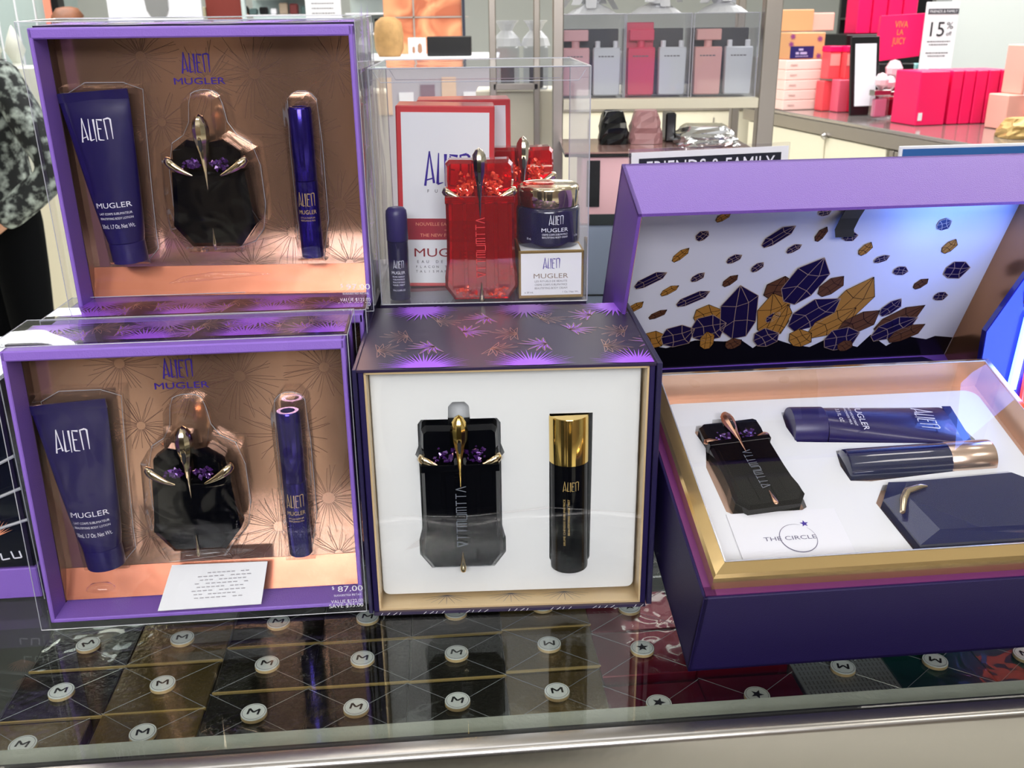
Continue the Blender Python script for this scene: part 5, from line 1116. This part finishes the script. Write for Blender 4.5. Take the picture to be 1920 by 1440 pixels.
for k in range(4): MB().cbox((-.20, 0, CZ + .40 + k * .10), (.10, .2, CZ + .41 + k * .10), .002).build('shelf_plate', M['whitepaper'], t)
for i in range(6): sbox('small_product', ['black', 'mauve', 'white'][i % 3] + [' product, left end of the pale shelf', ' product, centre left of the pale shelf', ' product, near the middle of the pale shelf', ' product, centre right of the pale shelf', ' product, second from the right on the pale shelf', ' product, right end of the pale shelf'][i], 'product', -.83 + i * .045, 5.53, .4115, .035, .05, .05 + .02 * (i % 2), [M['blackplastic'], mat('mauve_stock', '#C9A9C0', .5), M['whitepaper']][i % 3], 0, 'products on the pale shelf', ch=.005)
sbox('cream_cabinet', 'cream drawer cabinet seen low between person and left edge', 'cabinet', -2.25, 4.3, -CZ + .20, .46, .4, .62, M['cream'], .35)
sbox('dark_plinth', 'dark plinth under the cream drawer cabinet', 'plinth', -2.22, 4.34, -CZ, .42, .32, .199, mat('plinth_dark', '#2A2624', .5), .35)
t = wt('dark_reflection_block', 'added dark blocks behind the camera, seen only as reflections', 'cabinet', 0, -1.5, -CZ)  # added, unseen: gives the copper and bottles dark bands to reflect

for x0, x1 in ((-1.75, -1.0), (-.62, -.42), (-.22, .50)):
    MB().cbox((x0, 0, 0), (x1, .5, 1.75), .004).build('cabinet_body', mat('dark_reflection_board', '#17130F', .4), t)
MB().cbox((-1.75, .05, 0), (.50, .5, .12), .004).build('reflection_block_plinth', mat('dark_reflection_board', '#17130F', .4), t)

# people in the background
skin = mat('skin', '#C69478', .5)
def person(lab, x, y, rz, H, shirt, trousers, hair, arms, legs=None):
    t = wt('person', lab, 'person', x, y, -CZ, rz)
    def skinmesh(name, V, E, m, root=0, parent=t):
        me = bpy.data.meshes.new(name); me.from_pydata([v[:3] for v in V], E, []); o = bpy.data.objects.new(name, me); COL.objects.link(o); o.parent = parent
        sm = o.modifiers.new('s', 'SKIN'); sm.use_smooth_shade = True
        for i, v in enumerate(V):
            r = v[3]; me.skin_vertices[0].data[i].radius = r if isinstance(r, tuple) else (r, r); me.skin_vertices[0].data[i].use_root = (i == root)
        o.modifiers.new('u', 'SUBSURF').levels = 2; o.modifiers['u'].render_levels = 2; me.materials.append(m); return o
    h = H
    V = [(0, 0, .53 * h, (.13, .09)), (0, 0, .62 * h, (.12, .09)), (0, 0, .72 * h, (.16, .11)), (0, 0, .80 * h, (.15, .09)), (0, 0, .845 * h, .05), (0, -.01, .88 * h, .05), (0, -.015, .925 * h, (.072, .085)), (0, -.01, .965 * h, (.066, .078))]
    E = [(i, i + 1) for i in range(7)]
    for s, a in ((-1, arms[0]), (1, arms[1])):
        n = len(V); V += [(s * .16, 0, .805 * h, .055), (a[0][0], a[0][1], a[0][2], .045), (a[1][0], a[1][1], a[1][2], .030), (a[2][0], a[2][1], a[2][2], .034)]; E += [(3, n), (n, n + 1), (n + 1, n + 2), (n + 2, n + 3)]
    for s in (-1, 1):
        n = len(V); V += [(s * .09, 0, .48 * h, .085), (s * .095, -.01, .28 * h, .058), (s * .10, .02, .05 * h, .038), (s * .105, -.10, .022 * h, .034)]; E += [(0, n), (n, n + 1), (n + 1, n + 2), (n + 2, n + 3)]
    skinmesh('body', V, E, skin)
    s_ = 1.10
    V = [(0, 0, .46 * h, (.215, .160)), (0, 0, .62 * h, (.160, .12)), (0, 0, .72 * h, (.180, .125)), (0, 0, .795 * h, (.165, .10)), (0, 0, .83 * h, (.07, .07))]
    E = [(i, i + 1) for i in range(4)]
    for s, a in ((-1, arms[0]), (1, arms[1])):
        n = len(V); V += [(s * .165, 0, .80 * h, .066), (a[0][0], a[0][1], a[0][2], .060), (a[1][0], a[1][1], a[1][2], .050)]; E += [(3, n), (n, n + 1), (n + 1, n + 2)]
    skinmesh('jacket', V, E, shirt)
    V = [(0, 0, .53 * h, (.178, .135)), (0, 0, .64 * h, (.140, .105))]; E = [(0, 1)]
    for s in (-1, 1):
        n = len(V); V += [(s * .09, 0, .47 * h, .10), (s * .095, -.01, .28 * h, .078), (s * .10, .01, .06 * h, .065)]; E += [(0, n), (n, n + 1), (n + 1, n + 2)]
    skinmesh('trousers', V, E, trousers)
    hm = MB(); rings = []
    for f, rx, ry, yo in ((.985, .02, .02, .01), (.98, .055, .06, .015), (.955, .082, .092, .018), (.92, .088, .094, .025), (.88, .085, .08, .04), (.85, .075, .06, .05)):
        rings.append([(rx * math.cos(a), yo + ry * math.sin(a) * (1 if math.sin(a) > 0 or f > .95 else .35), f * h * 1.005) for a in [2 * PI * k / 20 for k in range(20)]])
    hm.loft(rings).build('hair', hair, t, smooth=60)
    fm = MB()
    for s in (-1, 1): fm.lathe([(.0, -.006), (.009, -.003), (.009, .003), (0, .006)], 10, (s * .027, -.094, .925 * h))
    fm.build('eyes', M['inkk'], t); MB().loft([[(-.012, -.090, .895 * h), (.012, -.090, .895 * h), (.004, -.090, .93 * h), (-.004, -.090, .93 * h)], [(-.006, -.112, .898 * h), (.006, -.112, .898 * h), (.002, -.096, .93 * h), (-.002, -.096, .93 * h)]]).build('nose', skin, t)
    MB().cbox((-.024, -.092, .874 * h), (.024, -.084, .880 * h), .001).build('mouth', mat('lip', '#9A4A44', .5), t)
    for s in (-1, 1):
        MB().lathe([(.0, -.006), (.018, -.004), (.02, .004), (0, .008)], 10, (s * .076, .0, .915 * h), axis='x').build('ear', skin, t)
    # hands with five fingers
    for s, a in ((-1, arms[0]), (1, arms[1])):
        w0 = Vector(a[1]); p = Vector(a[2]); d = (p - w0).normalized(); sd = d.cross(Vector((0, 1, .2))).normalized(); V = [(*p, .030)]; E = []
        for k, (o_, L, r) in enumerate(((-.030, .06, .009), (-.011, .072, .0095), (.008, .068, .009), (.026, .055, .008))):
            b_ = p + sd * o_ + d * .035; n = len(V); m1 = b_ + d * L * .5 + Vector((0, -.008, 0)); m2 = b_ + d * L + Vector((0, -.025, 0)); V += [(*b_, .011), (*m1, r), (*m2, r * .85)]; E += [(0, n), (n, n + 1), (n + 1, n + 2)]
        n = len(V); b_ = p - sd * .040 * s - d * .002; V += [(*b_, .012), (*(b_ + d * .035 - sd * .022 * s + Vector((0, -.015, 0))), .009)]; E += [(0, n), (n, n + 1)]
        skinmesh('hand', V, E, skin)
    return t
lace = bpy.data.materials.new('lace_jacket_cloth'); lace.use_nodes = True; nt = lace.node_tree; b = nt.nodes['Principled BSDF']; b.inputs['Roughness'].default_value = .8
tc = nt.nodes.new('ShaderNodeTexCoord'); n = nt.nodes.new('ShaderNodeTexNoise'); n.inputs['Scale'].default_value = 26; n.inputs['Detail'].default_value = 6; cr = nt.nodes.new('ShaderNodeValToRGB')
cr.color_ramp.elements[0].position = .48; cr.color_ramp.elements[0].color = lin('#0A1013'); cr.color_ramp.elements[1].position = .66; cr.color_ramp.elements[1].color = lin('#9FAAA4')
nt.links.new(tc.outputs['Object'], n.inputs['Vector']); nt.links.new(n.outputs['Fac'], cr.inputs['Fac']); nt.links.new(cr.outputs['Color'], b.inputs['Base Color'])
person('person in a dark jacket with white lace pattern and black trousers, arm bent', -1.82, 3.45, -.5, 1.70, lace, mat('black_trouser_cloth', '#030406', .95, spec=.1), mat('dark_hair', '#1E1512', .6), [((-.26, -.03, 1.08), (-.12, -.20, .98), (-.05, -.24, 1.00)), ((.34, .02, 1.06), (.20, -.14, .90), (.16, -.19, .86))])
person('person with brown hair far behind the upper gift box', -2.52, 6.0, 2.6, 1.63, mat('dark_coat_cloth', '#2A2C34', .8), MATS['black_trouser_cloth'], mat('brown_hair', '#7A4A2E', .55, bump=1, bscale=40, vary=.6, vscale=14), [((-.24, 0, 1.0), (-.24, -.06, .78), (-.24, -.10, .70)), ((.24, 0, 1.0), (.24, -.06, .78), (.24, -.10, .70))])
person('person with black hair and white top far right of the red panel', -2.10, 8.2, .3, 1.66, mat('white_top_cloth', '#D9E0EA', .8), MATS['black_trouser_cloth'], mat('black_hair', '#101010', .5), [((-.24, 0, 1.02), (-.24, -.06, .80), (-.24, -.10, .72)), ((.24, 0, 1.02), (.24, -.06, .80), (.24, -.10, .72))])
